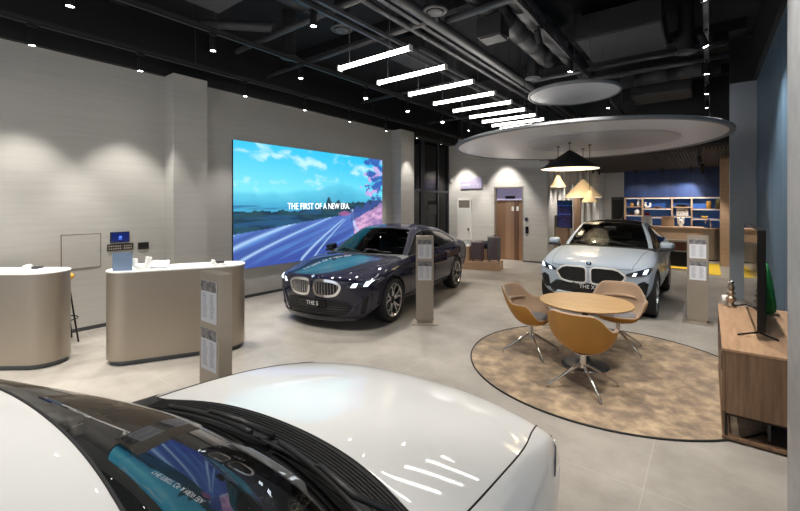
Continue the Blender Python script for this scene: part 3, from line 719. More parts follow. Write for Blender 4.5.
small('jar', 'large olive jar at the right end of the top shelf', 'jar', .33, 1.74, [(0,0),(.11,0),(.12,.3),(.1,.34),(.1,.38),(0,.38)], mat('olive',(.16,.14,.05),.4))
small('bowl', 'small yellow bowl on the middle shelf of the right bay', 'bowl', -.10, 1.36, [(0,0),(.06,0),(.11,.09),(.10,.1),(.05,.02),(0,.02)], mat('bowl_yellow',(.6,.45,.1),.4))
# bar counter
t = thing('bar_counter', 'long bar counter with tan front and red-brown ribbed panel', 'counter', (0,14.6,0))
obj('front', box(BM(), -3.0,-.12,-.0,.40,.86,1.19), M['tanwood'], t)
obj('top', box(BM(), -3.05,-.09,-.05,.60,1.19,1.225), M['tanwood'], t)
obj('ledge', box(BM(), -3.0,-.34,-.30,.0,.80,.86), M['bronze2'], t)
b = BM()
for i in range(32): box(b, -2.95+i*.08, -2.90+i*.08, -.16,-.10,.54,.80)
box(b, -2.98,-.38,-.11,.1,.54,.80)
obj('ribbed_panel', b, M['redbrown'], t)
obj('rail', box(BM(), -3.0,-.36,-.18,.0,.50,.54), M['bronze2'], t)
obj('recess', box(BM(), -2.9,-.40,.05,.30,.06,.50), M['black'], t)
obj('end_support', box(BM(), -.40,-.34,-.18,.35,0,.86), M['bronze2'], t)
tag(obj('light_strip', box(BM(), -2.9,-.42,14.58,14.63,.0,.035), M['yellowglow']), 'glowing yellow strip along the foot of the bar', 'light strip')
t = thing('bottle', 'white bottle with red cap on the bar behind the grey-blue car', 'bottle', (-1.53,14.9,1.225))
obj('body', lathe(BM(), [(0,0),(.13,0),(.14,.05),(.13,.26),(.09,.32),(0,.33)], 20), M['lcdfig'], t, smooth=True, ang=50)
obj('cap', lathe(BM(), [(.07,.325),(.07,.40),(0,.41)], 16), mat('cap_red',(.5,.02,.02),.4), t)
t = thing('sink_cabinet', 'rounded bronze sink cabinet at the right end of the bar', 'cabinet', (-.05,17.3,0))
obj('body', prism(BM(), [(x*1.0,y) for x,y in stadium(.18,.26)], .04, 1.06), M['bronze'], t, smooth=True, ang=35)
obj('plinth', prism(BM(), stadium(.18,.23), 0, .04), M['black'], t)
obj('top', prism(BM(), stadium(.18,.275), 1.06, 1.09), M['oak'], t)
t = thing('faucet', 'curved chrome tap on the sink cabinet', 'tap', (.0,17.35,1.09))
obj('spout', tube(BM(), [(.07,0,0),(.07,0,.22)]+[(.0+.07*math.cos(PI*i/8),0,.22+.07*math.sin(PI*i/8)) for i in range(1,8)]+[(-.07,0,.17)], .014, 8), M['chrome'], t)
obj('lever', tube(BM(), [(.07,0,.08),(.13,0,.12)], .008, 6), M['chrome'], t)
t = thing('box', 'beige box standing on the bar counter under the second shelf bay', 'box', (-.99,14.95,1.225))
obj('carton', box(BM(), -.16,.16,-.1,.1,0,.30,.004), M['tanwood'], t); obj('lid', box(BM(), -.163,.163,-.103,.103,.24,.305,.004), M['tanwood'], t)
t = thing('figurine', 'white rounded ornament with two knobs on the bar counter', 'ornament', (-.66,14.95,1.225))
b = BM(); ellipsoid(b, (0,0,.13), (.09,.07,.10)); ellipsoid(b, (-.055,0,.23), (.045,.04,.06)); ellipsoid(b, (.055,0,.23), (.045,.04,.06)); lathe(b, [(0,0),(.06,0),(.04,.05),(0,.05)], 16)
obj('body', b, M['lcdfig'], t, smooth=True)
obj('detail', box(BM(), -.02,.02,-.075,-.06,.13,.16), M['copper_dark'], t)
t = thing('yellow_carpet', 'bright yellow carpet strip on the floor right of the bar', 'carpet', (0,15.1,0))
obj('pile', box(BM(), -.30,.28,-1.4,1.2,0.001,.01), M['yellowrug'], t)

# ------------------------------------------------------------------ ceiling: canopies, pendants, tubes
t = thing('canopy', 'very large round white canopy hanging over the grey-blue car', 'canopy', (-2.372,9.524,3.2), -.771)
A_, B_ = 2.886, 2.63
def oval(bm, prof, n=128):
    rings = [[bm.verts.new(((A_-o)*math.cos(2*PI*j/n), (B_-o)*math.sin(2*PI*j/n), h)) for j in range(n)] for o, h in prof]
    for a, b in zip(rings, rings[1:]):
        for j in range(n): bm.faces.new((a[j],a[(j+1)%n],b[(j+1)%n],b[j])).smooth = True
    return rings
b = BM(); r = oval(b, [(.09,.020),(.35,.020),(1.4,.020)]); b.faces.new(r[-1]); obj('underside', b, M['disc'], t)
b = BM(); lathe(b, [(0,.008),(1.44,.008),(1.46,.012),(1.46,.0205),(0,.0205)], 96, .442, .263, 0); obj('recess_shade', b, mat('recess_shade_grey', (.48,.48,.50), .32), t)  # thin disc whose darker grey paints in the shade of a recess
b = BM(); oval(b, [(.092,.022),(.085,.0),(.015,.0),(.0,.01),(.0,.05),(.015,.06),(.1,.06)]); obj('rim', b, M['discrim'], t, smooth=True, ang=40)
b = BM(); r = oval(b, [(.1,.059),(.6,.059)]); b.faces.new(r[-1]); obj('topside', b, M['discrim'], t)
for (x,y) in ((-1.5,-1.9),(1.5,-1.9),(-1.5,1.9),(1.5,1.9),(0,-2.6)): obj('suspension_wire', tube(BM(), [(x,y,.05),(x,y,2.0)], .004, 5), M['rail'], t)
t = thing('canopy', 'small round white canopy hanging above the big one', 'canopy', (-1.87,7.43,3.8))
A_, B_ = .75, .75
b = BM(); r = oval(b, [(.03,.012),(.2,.012)]); b.faces.new(r[-1]); obj('underside', b, M['disc'], t)
b = BM(); oval(b, [(.031,.013),(.028,.0),(.0,.0),(.0,.05),(.03,.055)]); r2 = oval(b, [(.03,.055),(.3,.055)]); b.faces.new(r2[-1]); obj('rim', b, M['discrim'], t)
for (x,y) in ((-.4,-.3),(.35,-.4),(0,.5),(.4,.3)): obj('suspension_wire', tube(BM(), [(x,y,.05),(x,y,1.4)], .004, 5), M['rail'], t)

def pendant(label, x, y, zb, rad, h, mo, mi_, cabtop, w):
    t = thing('pendant_lamp', label, 'pendant lamp', (x,y,zb), 0, 'cone pendant lamps under the canopy')
    obj('shade', lathe(BM(), [(.02,h),(.035,h-.004),(rad*.55,h*.5),(rad,.012),(rad,.0)], 48), mo, t)
    obj('shade_lining', lathe(BM(), [(rad-.008,.002),(rad*.55-.012,h*.5-.012),(.03,h-.02),(0,h-.02)], 48), mi_, t)
    obj('cord', tube(BM(), [(0,0,h-.01),(0,0,cabtop-zb)], .006, 6), M['black'], t)
    obj('ceiling_cup', lathe(BM(), [(0,cabtop-zb-.02),(.03,cabtop-zb-.02),(.035,cabtop-zb),(0,cabtop-zb)], 16), M['black'], t)
    obj('bulb', ellipsoid(BM(), (0,0,h*.45), (.04,.04,.045)), M['bulb'], t, smooth=True)
    l = bpy.data.lights.new('bulb_light','POINT'); l.energy = w; l.color = (1,.82,.58); l.shadow_soft_size = .08
    o = bpy.data.objects.new('bulb_light', l); COL.objects.link(o); o.location = (0,0,h*.3); o.parent = t
TOPC = 3.209
pendant('large black cone pendant with lit cream inside under the canopy', -2.34, 9.01, 2.645, .585, .40, M['black'], M['shade_in'], TOPC, 15)
pendant('mid sized cream cone pendant lower than the black one', -2.34, 10.16, 2.06, .41, .42, M['cream'], M['shade_in'], TOPC, 8)
pendant('small cream cone pendant at left below the black one', -2.71, 9.47, 2.29, .175, .26, M['cream'], M['shade_in'], TOPC, 3)
pendant('smallest cream cone pendant, lowest and rightmost of the cluster', -2.07, 9.59, 1.94, .165, .26, M['cream'], M['shade_in'], TOPC, 3)

ORD = ['nearest','second nearest','third','fourth','fifth','sixth','seventh','eighth','farthest']
YBAR = [3.75,4.54,5.32,6.08,6.78,7.46,8.05,8.56,9.02]
for i, y in enumerate(YBAR):
    t = thing('tube_light', ORD[i]+' of the nine glowing white tube lights hung across the room', 'ceiling light', (-3.29-.004*i,y,3.685), 0, 'glowing tube lights')
    obj('tube', tube(BM(), [(-.57,0,0),(.57,0,0)], .028, 12), M['bar'], t)
    b = BM(); box(b, -.585,-.57,-.034,.034,-.034,.034); box(b, .57,.585,-.034,.034,-.034,.034); obj('end_cap', b, M['white'], t)
    for x in (-.4,.27): obj('suspension_wire', tube(BM(), [(x,0,.03),(x,0,1.512)], .003, 5), M['rail'], t)
def pipe(name, label, cat, pts, r, m=None, n=10, group='pipes on the black ceiling'):
    o = obj(name, tube(BM(), pts, r, n), m or M['pipe']); tag(o, label, cat, group); return o
def hanger(x, y, z, name='hanger'): pass
pipe('ceiling_pipe','thin grey pipe running beside the tube lights toward the rear','pipe',[(-3.37,-2,4.4),(-3.37,12.9,4.4)],.04)
pipe('ceiling_pipe','thicker grey pipe right of the thin one, running to the rear','pipe',[(-3.02,-2,4.42),(-3.02,12.9,4.42)],.075, n=14)
tag(obj('cable_channel', box(BM(), -3.24,-3.17,1,12.9,4.40,4.46), M['pipe']), 'narrow metal channel between the two long grey pipes', 'channel')
for x, nm in ((-3.69,'right'),(-3.87,'left')):
    tag(obj('support_rail', box(BM(), x-.022,x+.022,2.6,11.5,4.30,4.345), M['pipe']), '%s one of two thin rails above the tube lights'%nm, 'rail', 'rails above the tube lights')
pipe('ceiling_pipe','blue-lit thin pipe crossing the ceiling left of the first tube light','pipe',[(-6.9,4.72,4.42),(-2.9,4.66,4.42)],.04)
pipe('ceiling_pipe','thin pipe crossing the ceiling near the left round diffuser','pipe',[(-6.2,3.66,4.42),(-3.0,3.63,4.42)],.045)
pipe('ceiling_pipe','thin cross pipe over the far part of the big video wall','pipe',[(-6.8,7.3,4.4),(-4.0,7.2,4.4)],.035)
pipe('ceiling_pipe','thin cross pipe behind the left end of the canopy','pipe',[(-6.6,10.0,4.3),(-4.2,9.9,4.3)],.03)
pipe('ceiling_pipe','grey pipe crossing above the round diffuser at top centre','pipe',[(-2.95,4.95,4.5),(.3,4.9,4.5)],.05)
pipe('ceiling_pipe','slim cross pipe in front of the large grey air unit','pipe',[(-2.9,8.3,4.45),(.2,8.2,4.45)],.04)
pipe('ceiling_pipe','long cross pipe just behind the large grey air unit','pipe',[(-2.6,9.3,4.55),(.3,9.2,4.55)],.06)
pipe('ceiling_pipe','slanted thick pipe at upper left above the wall','pipe',[(-6.0,3.0,4.6),(-5.1,3.6,4.5)],.07)
def diffuser(label, x, y, z=4.4, r=.15):
    t = thing('air_diffuser', label, 'air diffuser', (x,y,z), 0, 'round ceiling diffusers')
    obj('ring', lathe(BM(), [(r*.78,.0),(r,.0),(r+.01,.02),(r*.8,.04)], 32), M['acpanel'], t)
    obj('disc', lathe(BM(), [(0,-.012),(r*.6,-.012),(r*.68,.0),(0,.01)], 32), M['acpanel'], t)
    obj('neck', lathe(BM(), [(r*.76,.03),(r*.76,5.195-z)], 24), M['duct'], t)
diffuser('round grey diffuser at top centre of the ceiling', -2.83, 4.46)
diffuser('round diffuser upper left of the first tube light', -4.19, 4.1)
diffuser('leftmost round diffuser behind the second lighting track', -5.72, 4.35)
diffuser('round diffuser just above the left side of the small canopy', -2.78, 8.02)
diffuser('round diffuser at upper right beside the right lighting track', -.29, 8.19)
def duct(label, pts, r):
    t = thing('air_duct', label, 'duct', (0,0,0), 0, 'black air ducts')
    Q = []; RR_ = []
    for a, c in zip([Vector(p) for p in pts], [Vector(p) for p in pts[1:]]):
        n = max(1, int((c-a).length/.6)); l = (c-a).length
        Q.append(a); RR_.append(r)
        for i in range(n):
            k = (i+.5)/n
            for dk, rr_ in ((-.016,r),(-.015,r+.013),(.015,r+.013),(.016,r)): Q.append(a.lerp(c, k+dk/l)); RR_.append(rr_)
    Q.append(Vector(pts[-1])); RR_.append(r)
    obj('casing', tube(BM(), Q, RR_, 20), M['duct'], t)
duct('round dark duct running to the rear above the tube lights right end', [(-2.46,2.5,4.72),(-2.46,8.0,4.72)], .17)
duct('round dark duct with an elbow left of the large air unit', [(-2.09,4.9,4.80),(-2.08,5.3,4.75),(-2.08,5.8,4.70),(-2.08,9.5,4.70)], .15)
duct('flexible dark duct bending down at upper left', [(-4.6,2.0,4.8),(-4.6,2.9,4.8),(-4.5,3.4,4.72),(-4.3,3.85,4.66)], .14)
duct('flexible duct elbow at the upper right near the right track', [(-.36,8.45,4.85),(-.34,8.6,4.75),(-.2,8.8,4.72),(.25,8.9,4.75)], .13)
duct('thick dark duct crossing the far right part of the ceiling', [(-1.6,10.6,4.78),(.2,10.5,4.78)], .2)
def unit(name, label, x0, x1, y0, y1, z, h=.4):
    t = thing(name, label, 'air unit', ((x0+x1)/2,(y0+y1)/2,z), 0, 'ceiling air units')
    a, c = (x1-x0)/2, (y1-y0)/2
    obj('casing', box(BM(), -a,a,-c,c,.03,h), M['duct'], t)
    obj('bottom_panel', box(BM(), -a+.02,a-.02,-c+.02,c-.02,.0,.03), M['acpanel'], t)
    for sx in (-1,1):
        for sy in (-1,1): obj('hanger_rod', tube(BM(), [(sx*(a-.08),sy*(c-.08),h-.01),(sx*(a-.08),sy*(c-.08),5.19-z)], .008, 5), M['rail'], t)
unit('air_unit','large flat grey air unit at upper right above the canopies', -1.76,-.55,7.1,8.4,4.6)
unit('air_unit','grey air unit farther back at right above the big canopy', -1.5,-.3,11.2,12.2,4.5)
unit('air_unit','dark grey air unit panel at the upper left corner of the ceiling', -5.44,-4.76,1.4,2.95,4.55)
unit('air_unit','small grey duct box left of the elbow duct', -2.60,-2.25,5.2,5.5,4.22,.3)
unit('air_unit','slim grey unit above the light tubes on the left', -4.9,-4.1,6.0,6.9,4.7,.3)
for (y,l) in ((2.2,'nearest'),(5.6,'second'),(9.35,'third'),(12.2,'farthest')):
    tag(obj('ceiling_beam', box(BM(), -7.3,.55,y,y+.25,5.0,5.2), M['ceil']), '%s dark beam crossing the black ceiling'%l, 'beam', 'dark ceiling beams')

# lighting tracks and their cylinder spots
def track(label, x, y0, y1, z):
    t = thing('lighting_track', label, 'lighting track', (x,(y0+y1)/2,z))
    L_ = (y1-y0)/2
    obj('rail', box(BM(), -.02,.02,-L_,L_,0,.04), M['rail'], t)
    obj('carrier', box(BM(), -.03,.03,-L_,L_,.04,.075), M['rail'], t)
    for k in range(4):
        y = -L_+.3+k*(2*L_-.6)/3; obj('suspension_rod', tube(BM(), [(0,y,.07),(0,y,5.2-z)], .005, 5), M['rail'], t)
def nth(i, off, where):
    if i < off: return '%s added unseen spotlight before the view, %s' % (WORDS[i], where)  # spots out of view, added to light the foreground
    return '%s spotlight in view from the near end, %s' % (WORDS[i-off], where)
WORDS = ['first','second','third','fourth','fifth','sixth','seventh','eighth','ninth','tenth','eleventh']
def lampspot(label, x, y, z, zt, w, size, aim=None, group='cylinder spotlights', r=.042, blend=.5):
    t = thing('track_spotlight', label, 'spotlight', (x,y,z), 0, group)
    a = Vector(aim)-Vector((x,y,z)) if aim else Vector((0,0,-1))
    q = a.to_track_quat('-Z','Y').to_matrix().to_4x4()
    b = lathe(BM(), [(r*.86,.012),(r,.0),(r,.17),(r*.9,.18),(0,.18)], 20); obj('housing', xform(b, q), M['black'], t, smooth=True, ang=40)
    b = lathe(BM(), [(0,.010),(r*.84,.010),(r*.84,.014),(0,.014)], 16); obj('lens', xform(b, q), M['lens'], t)
    top = q @ Vector((0,0,.17)); b = tube(BM(), [top, (0,0,max(zt-z,.19))], .009, 6); box(b, -.02,.02,-.05,.05,zt-z-.03,zt-z); obj('bracket', b, M['black'], t)
    s = spot('spot_light', tuple(a.normalized()*.02), w, size, blend, t, a)
W1 = 150
track('long black lighting track close to the grey left wall', -6.72, -1.5, 12.4, 4.14)
for i, (y,z) in enumerate(((-1.1,3.87),(.1,3.87),(1.21,3.87),(2.42,3.87),(4.13,3.86),(5.51,3.86),(6.84,3.84),(8.19,3.82),(9.58,3.81),(10.93,3.80))):
    lampspot(nth(i, 2, 'on the track beside the grey left wall'), -6.72, y, z, 4.14, 75 if 3 < i < 8 else 85 if i > 7 else 125, 62 if i > 3 else 74, group='spotlights on the wall track', blend=.5)
track('black lighting track between the wall track and the tube lights', -5.5, -1.5, 11.5, 4.28)
aims2 = [None,None,None,(-5.3,3.0,0),(-5.2,4.4,.5),(-4.6,5.4,.4),(-4.2,6.6,.3),(-4.6,7.6,.6),None]
for i, y in enumerate((-1.0,.2,1.3,2.89,4.42,6.06,7.49,9.02,10.46)):
    lampspot(nth(i, 2, 'on the track left of the tube lights'), -5.5, y, 4.03, 4.28, W1, 62, aims2[i], 'spotlights on the second track')
track('black lighting track left of the near tube lights', -3.9, -2.5, 3.5, 4.30)
for i, y in enumerate((-2.0,-.4,1.4,3.33)):
    lampspot((nth(i, 3, 'on the short track') if i < 3 else 'lone spotlight in view on the short track above the nearest tube light'), -3.9, y, 4.1, 4.30, W1*.8, 64, [None,(-4.5,.2,.3),(-5.0,2.0,.8),None][i], 'spotlights on the short track')
track('black lighting track passing over the small canopy', -1.83, -2.5, 12.4, 4.32)
for i, (y,aim) in enumerate(((-1.6,None),(-.2,None),(1.2,None),(2.7,None),(3.8,(-1.4,4.7,0)),(5.55,(-1.7,7.9,.9)),(7.08,None),(10.27,None))):
    lampspot(nth(i, 5, 'on the track over the small canopy'), -1.83, y, 4.1, 4.32, W1*(1.7 if i==5 else (.75,.75,.8,1)[i] if i < 4 else 1), 64, aim, 'spotlights on the middle track')
track('black lighting track at right near the blue wall', -.02, 1.5, 12.4, 4.25)
for i, (y,aim) in enumerate(((2.2,(.30,2.75,1.8)),(3.7,(-.6,4.4,0)),(5.3,(.7,5.9,1.4)),(6.85,(.76,7.0,1.6)),(8.3,None),(9.8,None),(11.2,None))):
    lampspot(nth(i, 2, 'on the right track by the blue wall'), -.02, y, 4.02, 4.25, W1, 90 if i in (2,3) else 66, aim, 'spotlights on the right track', blend=.95)
track('short black track under the slatted ceiling at the far end', -.2, 13.6, 19.2, 3.26)
for i, y in enumerate((13.9,15.2,16.5,17.8,19.0)):
    lampspot('%s spotlight under the slatted ceiling at the far end'%WORDS[i], -.2, y, 3.06, 3.26, 110, 80, [None,None,(-1.2,17,1),(-1.2,19.2,1.3),(-1.2,19.4,1.5)][i], 'spotlights under the slatted ceiling')
for i, x in enumerate((-7.0,-5.45)):
    lampspot('%s spotlight washing the pale wall beside the lift'%WORDS[i], x, 12.45, 4.1, 4.45, 260, 66, (x,12.75,0), 'spotlights at the lift wall', blend=.5)
for i, y in enumerate((10.8,12.3)):
    lampspot('%s added spotlight behind the dark glass facade'%WORDS[i], -8.3, y, 3.9, 4.3, 45, 60, None, 'added spotlights behind the glass')  # unseen lamps, added to brighten the otherwise unlit lobby
for i in range(6):
    y = 13.6+i*.95; x = -3.80+(y-13.6)*.045
    lampspot('%s small spotlight over the corridor fins'%WORDS[i], x, y, 3.14, 3.36, 150, 48, None, 'spotlights over the corridor fins', r=.035)
for i, x in enumerate((-2.3,-1.4,-.5)):
    lampspot('%s small spotlight in front of the far shelves'%WORDS[i], x, 18.6, 3.12, 3.36, 25, 100, (x,19.45,.9), 'spotlights at the far shelves', r=.035)
# added world fill, as if from an unseen street front behind the camera
w = bpy.data.worlds.new('world_fill'); SC.world = w; w.use_nodes = True
bg = w.node_tree.nodes['Background']; bg.inputs['Color'].default_value = (.86,.93,1,1); bg.inputs['Strength'].default_value = .55

# ------------------------------------------------------------------ cars
def lerp(a, b, k): return a+(b-a)*k
def car_cage(S):
    """rings of 12 points on the right half; +y forward, front axle at y = 0"""
    w, nose, tail, lip, ft = S['w'], S['nose'], S['tail'], S['lip'], S['ft']
    k, kr, wb = S['k'], S['kr'], S['wb']
    fp = lambda x: nose - k*(abs(x)/w)**2.5
    rp = lambda x: tail + kr*(abs(x)/w)**2.5
    sb, sill = S['sill']-.05, S['sill']
    X0 = [0,.47,.78,.905,.935,.935,.91,.845,.66,.47,.26,0]
    if 'he' in S: X0[8] = S['he'][0]; X0[7] = S['he'][0]+.045; X0[9] = .55
    rings = []
    z = [lip,lip,lip+.02,lip+.17,lip+.31,ft-.15,ft-.075,ft-.03,ft-.008,ft,ft,ft]
    tuck = [.07,.07,.07,.02,0,0,0,.02,.03,.03,.03,.03]
    rings.append([(X0[j]*w, fp(X0[j]*w)-tuck[j], z[j]) for j in range(12)])
    X1 = [0,.52,.84,.955,.968,.968,.95,.89,.74,.5,.26,0]
    if 'he' in S: X1[8] = S['he'][1]; X1[7] = S['he'][1]+.035; X1[9] = .56
    h1 = ft+S['lead']
    z = [sb+.03,sb+.03,sill+.02,lip+.18,lip+.33,ft-.13,ft-.04,ft+.015,h1-.03,h1-.008,h1,h1]
    rings.append([(X1[j]*w, fp(X1[j]*w)-.17-(.03 if j>7 else 0), z[j]) for j in range(12)])
    hz = S['hz']; hw = S['hw']
    X2 = [0,.53,.93,.995,1,.998,.975,.91,hw,.52,.28,0]
    z = [sb,sb,sill,.42,.60,hz-.20,hz-.11,hz-.055,hz-.025,hz-.008,hz,hz]
    rings.append([(X2[j]*w, 0, z[j]) for j in range(12)])
    cy, cz = S['cy'], S['cz']; gy, gz = cy-S['cowl'], S['gz']
    beltf, beltr = S['beltf'], S['beltr']
    low = lambda y, belt: [(0,y,sb),(.53*w,y,sb),(.93*w,y,sill),(.995*w,y,.42),(w,y,.60),(.992*w,y,.76),(.965*w,y,belt-.085)]
    rings.append(low(-.41, beltf-.01)+[(.915*w,-.44,cz-.05),(.84*w,cy-.20,cz-.028),(.56*w,cy-.075,cz-.008),(.3*w,cy-.02,cz),(0,cy,cz)])
    rings.append(low(-.57, beltf)+[(.905*w,gy-.16,beltf),(.865*w,gy-.17,gz-.02),(.80*w,gy-.16,gz-.012),(.43*w,gy-.045,gz),(0,gy,gz)])
    hy, hzr, rw = S['hy'], S['hzr'], S['rw']
    q = .5; mb = S.get('bulge', .02)
    m8 = (lerp(.865*w,rw+.06,q)+.01, lerp(gy-.17,hy-.11,q), lerp(gz-.02,hzr-.07,q)+mb)
    m9 = (lerp(.80*w,rw,q)+.01, lerp(gy-.16,hy-.07,q), lerp(gz-.012,hzr-.03,q)+mb)
    m10 = (lerp(.43*w,.5*rw,q), lerp(gy-.045,hy-.015,q), lerp(gz,hzr,q)+mb); m11 = (0, lerp(gy,hy,q), lerp(gz,hzr+.005,q)+mb)
    rings.append(low(-.85, beltf)+[(.905*w,min(gy-.40,-.9),beltf+.004),m8,m9,m10,m11])
    rings.append(low(-1.15, beltf+.01)+[(.905*w,-1.22,beltf+.01),(rw+.065,hy-.11,hzr-.07),(rw,hy-.07,hzr-.03),(.5*rw,hy-.015,hzr),(0,hy,hzr+.005)])
    by, rz, ry, rzr = S['by'], S['rz'], S['ry'], S['rzr']
    rings.append(low(by, lerp(beltf,beltr,.5))+[(.905*w,by,lerp(beltf,beltr,.5)),(rw+.06,by,rz-.10),(rw-.01,by,rz-.045),(.52*rw,by,rz-.012),(0,by,rz)])
    my = (by+ry)/2; mz = lerp(rz, rzr, .34)
    rings.append(low(lerp(by,-(wb-.39),.5), lerp(beltf,beltr,.75))+[(.90*w,my,lerp(beltf,beltr,.75)),(rw+.045,my,mz-.11),(rw-.02,my,mz-.05),(.52*rw,my,mz-.012),(0,my,mz)])
    dy, dz = S['dy'], S['dz']
    rings.append(low(-(wb-.39), beltr)+[(.885*w,lerp(ry,dy,.45),beltr+.01),(rw+.02,ry-.06,rzr-.13),(rw-.03,ry-.02,rzr-.055),(.5*rw,ry,rzr-.012),(0,ry+.02,rzr)])
    rings.append(low(-wb, beltr)+[(.86*w,lerp(dy,tail,.15),beltr+.02),(.74*w,dy,dz-.03),(.65*w,dy,dz-.008),(.35*w,dy-.02,dz),(0,dy-.03,dz)])
    X9 = [0,.52,.84,.955,.968,.965,.945,.87,.72,.5,.26,0]; zt = S['zt']
    z = [sb+.05,sb+.05,sill+.05,.46,.62,zt-.22,zt-.10,zt-.03,zt-.005,zt+.005,zt+.01,zt+.01]
    rings.append([(X9[j]*w, rp(X9[j]*w)+.17, z[j]) for j in range(12)])
    z = [.30,.30,.31,.46,.60,zt-.22,zt-.12,zt-.06,zt-.03,zt-.02,zt-.015,zt-.015]
    rings.append([(X0[j]*w, rp(X0[j]*w)+tuck[j], z[j]) for j in range(12)])
    return rings

G = ['body','bonnet','cowl','windscreen','roof','pillar','front_window','rear_window','rear_screen','front_door','rear_door','underbody','wheel_well','front_bumper','boot_lid']
def fgroup(i, j):
    if i == 0: return 13 if j < 8 else 1
    if j < 2: return 11
    if i in (1,2): return 1 if j >= 8 else 0
    if i == 3: return 2 if j >= 7 else 0
    if i in (4,5): return 9 if j < 7 else (6 if j == 7 else (5 if j == 8 else 3))
    if i == 6: return 9 if j < 7 else (6 if j == 7 else (5 if j == 8 else 4))
    if i in (7,8): return 10 if j < 7 else (7 if j == 7 else (5 if j == 8 else 4))
    if i == 9: return 8 if j >= 9 else 0
    return 14 if j >= 8 else 0

def smooth_poly(p, it=2):
    for _ in range(it):
        q = []
        for i in range(len(p)):
            a, b = p[i], p[(i+1) % len(p)]
            q += [(a[0]*.75+b[0]*.25, a[1]*.75+b[1]*.25), (a[0]*.25+b[0]*.75, a[1]*.25+b[1]*.75)]
        p = q
    return p

class Skin:
    def __init__(s, verts, polys, normals):
        s.v = [Vector(v) for v in verts]; s.n = [Vector(n) for n in normals]
        s.tris = []
        for p in polys:
            for k in range(1, len(p)-1): s.tris.append((p[0], p[k], p[k+1]))
        s.bvh = BVHTree.FromPolygons(s.v, s.tris)
    def hit(s, view, a, b):
        o, d = {'front': ((a,9,b),(0,-1,0)), 'rear': ((a,-12,b),(0,1,0)), 'right': ((9,a,b),(-1,0,0)), 'left': ((-9,a,b),(1,0,0)), 'top': ((a,b,9),(0,0,-1))}[view]
        loc, nn, i, dist = s.bvh.ray_cast(Vector(o), Vector(d))
        if loc is None:
            o2 = Vector(o)+Vector(d)*8
            loc, nn, i, dist = s.bvh.find_nearest(o2)
        t = s.tris[i]; A, B, C = (s.v[k] for k in t)
        v0, v1, v2 = B-A, C-A, loc-A
        d00, d01, d11, d20, d21 = v0.dot(v0), v0.dot(v1), v1.dot(v1), v2.dot(v0), v2.dot(v1)
        den = d00*d11-d01*d01
        if abs(den) < 1e-12: return loc, nn
        bb = (d11*d20-d01*d21)/den; c = (d00*d21-d01*d20)/den
        n = (s.n[t[0]]*(1-bb-c)+s.n[t[1]]*bb+s.n[t[2]]*c)
        return loc, (n.normalized() if n.length > 1e-6 else nn)

def plate(skin, name, view, poly, off, thick, m, parent, step=.04, label=None):
    bm = BM(); bm.faces.new([bm.verts.new((x,y,0)) for x,y in poly])
    xs = [p[0] for p in poly]; ys = [p[1] for p in poly]
    for ax, lo, hi in ((0,min(xs),max(xs)),(1,min(ys),max(ys))):
        n = int((hi-lo)/step)
        for k in range(1, n+1):
            co_ = [0,0,0]; co_[ax] = lo+(hi-lo)*k/(n+1); no = [0,0,0]; no[ax] = 1
            bmesh.ops.bisect_plane(bm, geom=bm.verts[:]+bm.edges[:]+bm.faces[:], plane_co=co_, plane_no=no)
    top = {}; bot = {}; out = BM()
    for v in bm.verts:
        p, n = skin.hit(view, v.co.x, v.co.y)
        top[v] = out.verts.new(p+n*off); bot[v] = out.verts.new(p+n*(off-thick))
    for f in bm.faces:
        out.faces.new([top[v] for v in f.verts]).smooth = True
        out.faces.new([bot[v] for v in reversed(f.verts)])
    for e in bm.edges:
        if len(e.link_faces) == 1:
            a, b = e.verts; out.faces.new((top[a],top[b],bot[b],bot[a]))
    bm.free()
    return obj(name, out, m, parent, label=label)

def ring_plate(skin, name, view, outer, inner, off, thick, m, parent, sub=4):
    def dens(p):
        q = []
        for i in range(len(p)):
            a, b = p[i], p[(i+1) % len(p)]
            for s_ in range(sub): q.append((lerp(a[0],b[0],s_/sub), lerp(a[1],b[1],s_/sub)))
        return q
    o_, i_ = dens(outer), dens(inner); bm = BM(); rows = []
    for P, dz in ((o_,-thick),(o_,0),(i_,0),(i_,-thick)):
        row = []
        for a, b in P:
            p, n = skin.hit(view, a, b); row.append(bm.verts.new(p+n*(off+dz)))
        rows.append(row)
    n = len(o_)
    for A, B in zip(rows, rows[1:]):
        for j in range(n): bm.faces.new((A[j],A[(j+1)%n],B[(j+1)%n],B[j]))
    return obj(name, bm, m, parent, smooth=True, ang=35)

def line_strip(skin, bm, view, pts, r, off=0.0, sub=8, closed=False):
    P = []
    segs = list(zip(pts, pts[1:]))+([(pts[-1],pts[0])] if closed else [])
    for a, b in segs:
        for k in range(sub):
            p, n = skin.hit(view, lerp(a[0],b[0],k/sub), lerp(a[1],b[1],k/sub)); P.append(p+n*off)
    if not closed:
        p, n = skin.hit(view, *pts[-1]); P.append(p+n*off)
    tube(bm, P, r, 6, closed)

def boundary_loops(me):
    cnt = {}
    for p in me.polygons:
        for e in p.edge_keys: cnt[e] = cnt.get(e, 0)+1
    adj = {}
    for (a,b), c in cnt.items():
        if c == 1: adj.setdefault(a, []).append(b); adj.setdefault(b, []).append(a)
    seen = set(); loops = []
    for s in adj:
        if s in seen: continue
        lp = [s]; seen.add(s); cur = s
        while True:
            nx = [n for n in adj[cur] if n not in seen]
            if not nx: break
            cur = nx[0]; seen.add(cur); lp.append(cur)
        if len(lp) > 6: loops.append([me.vertices[i].co.copy() for i in lp])
    return loops

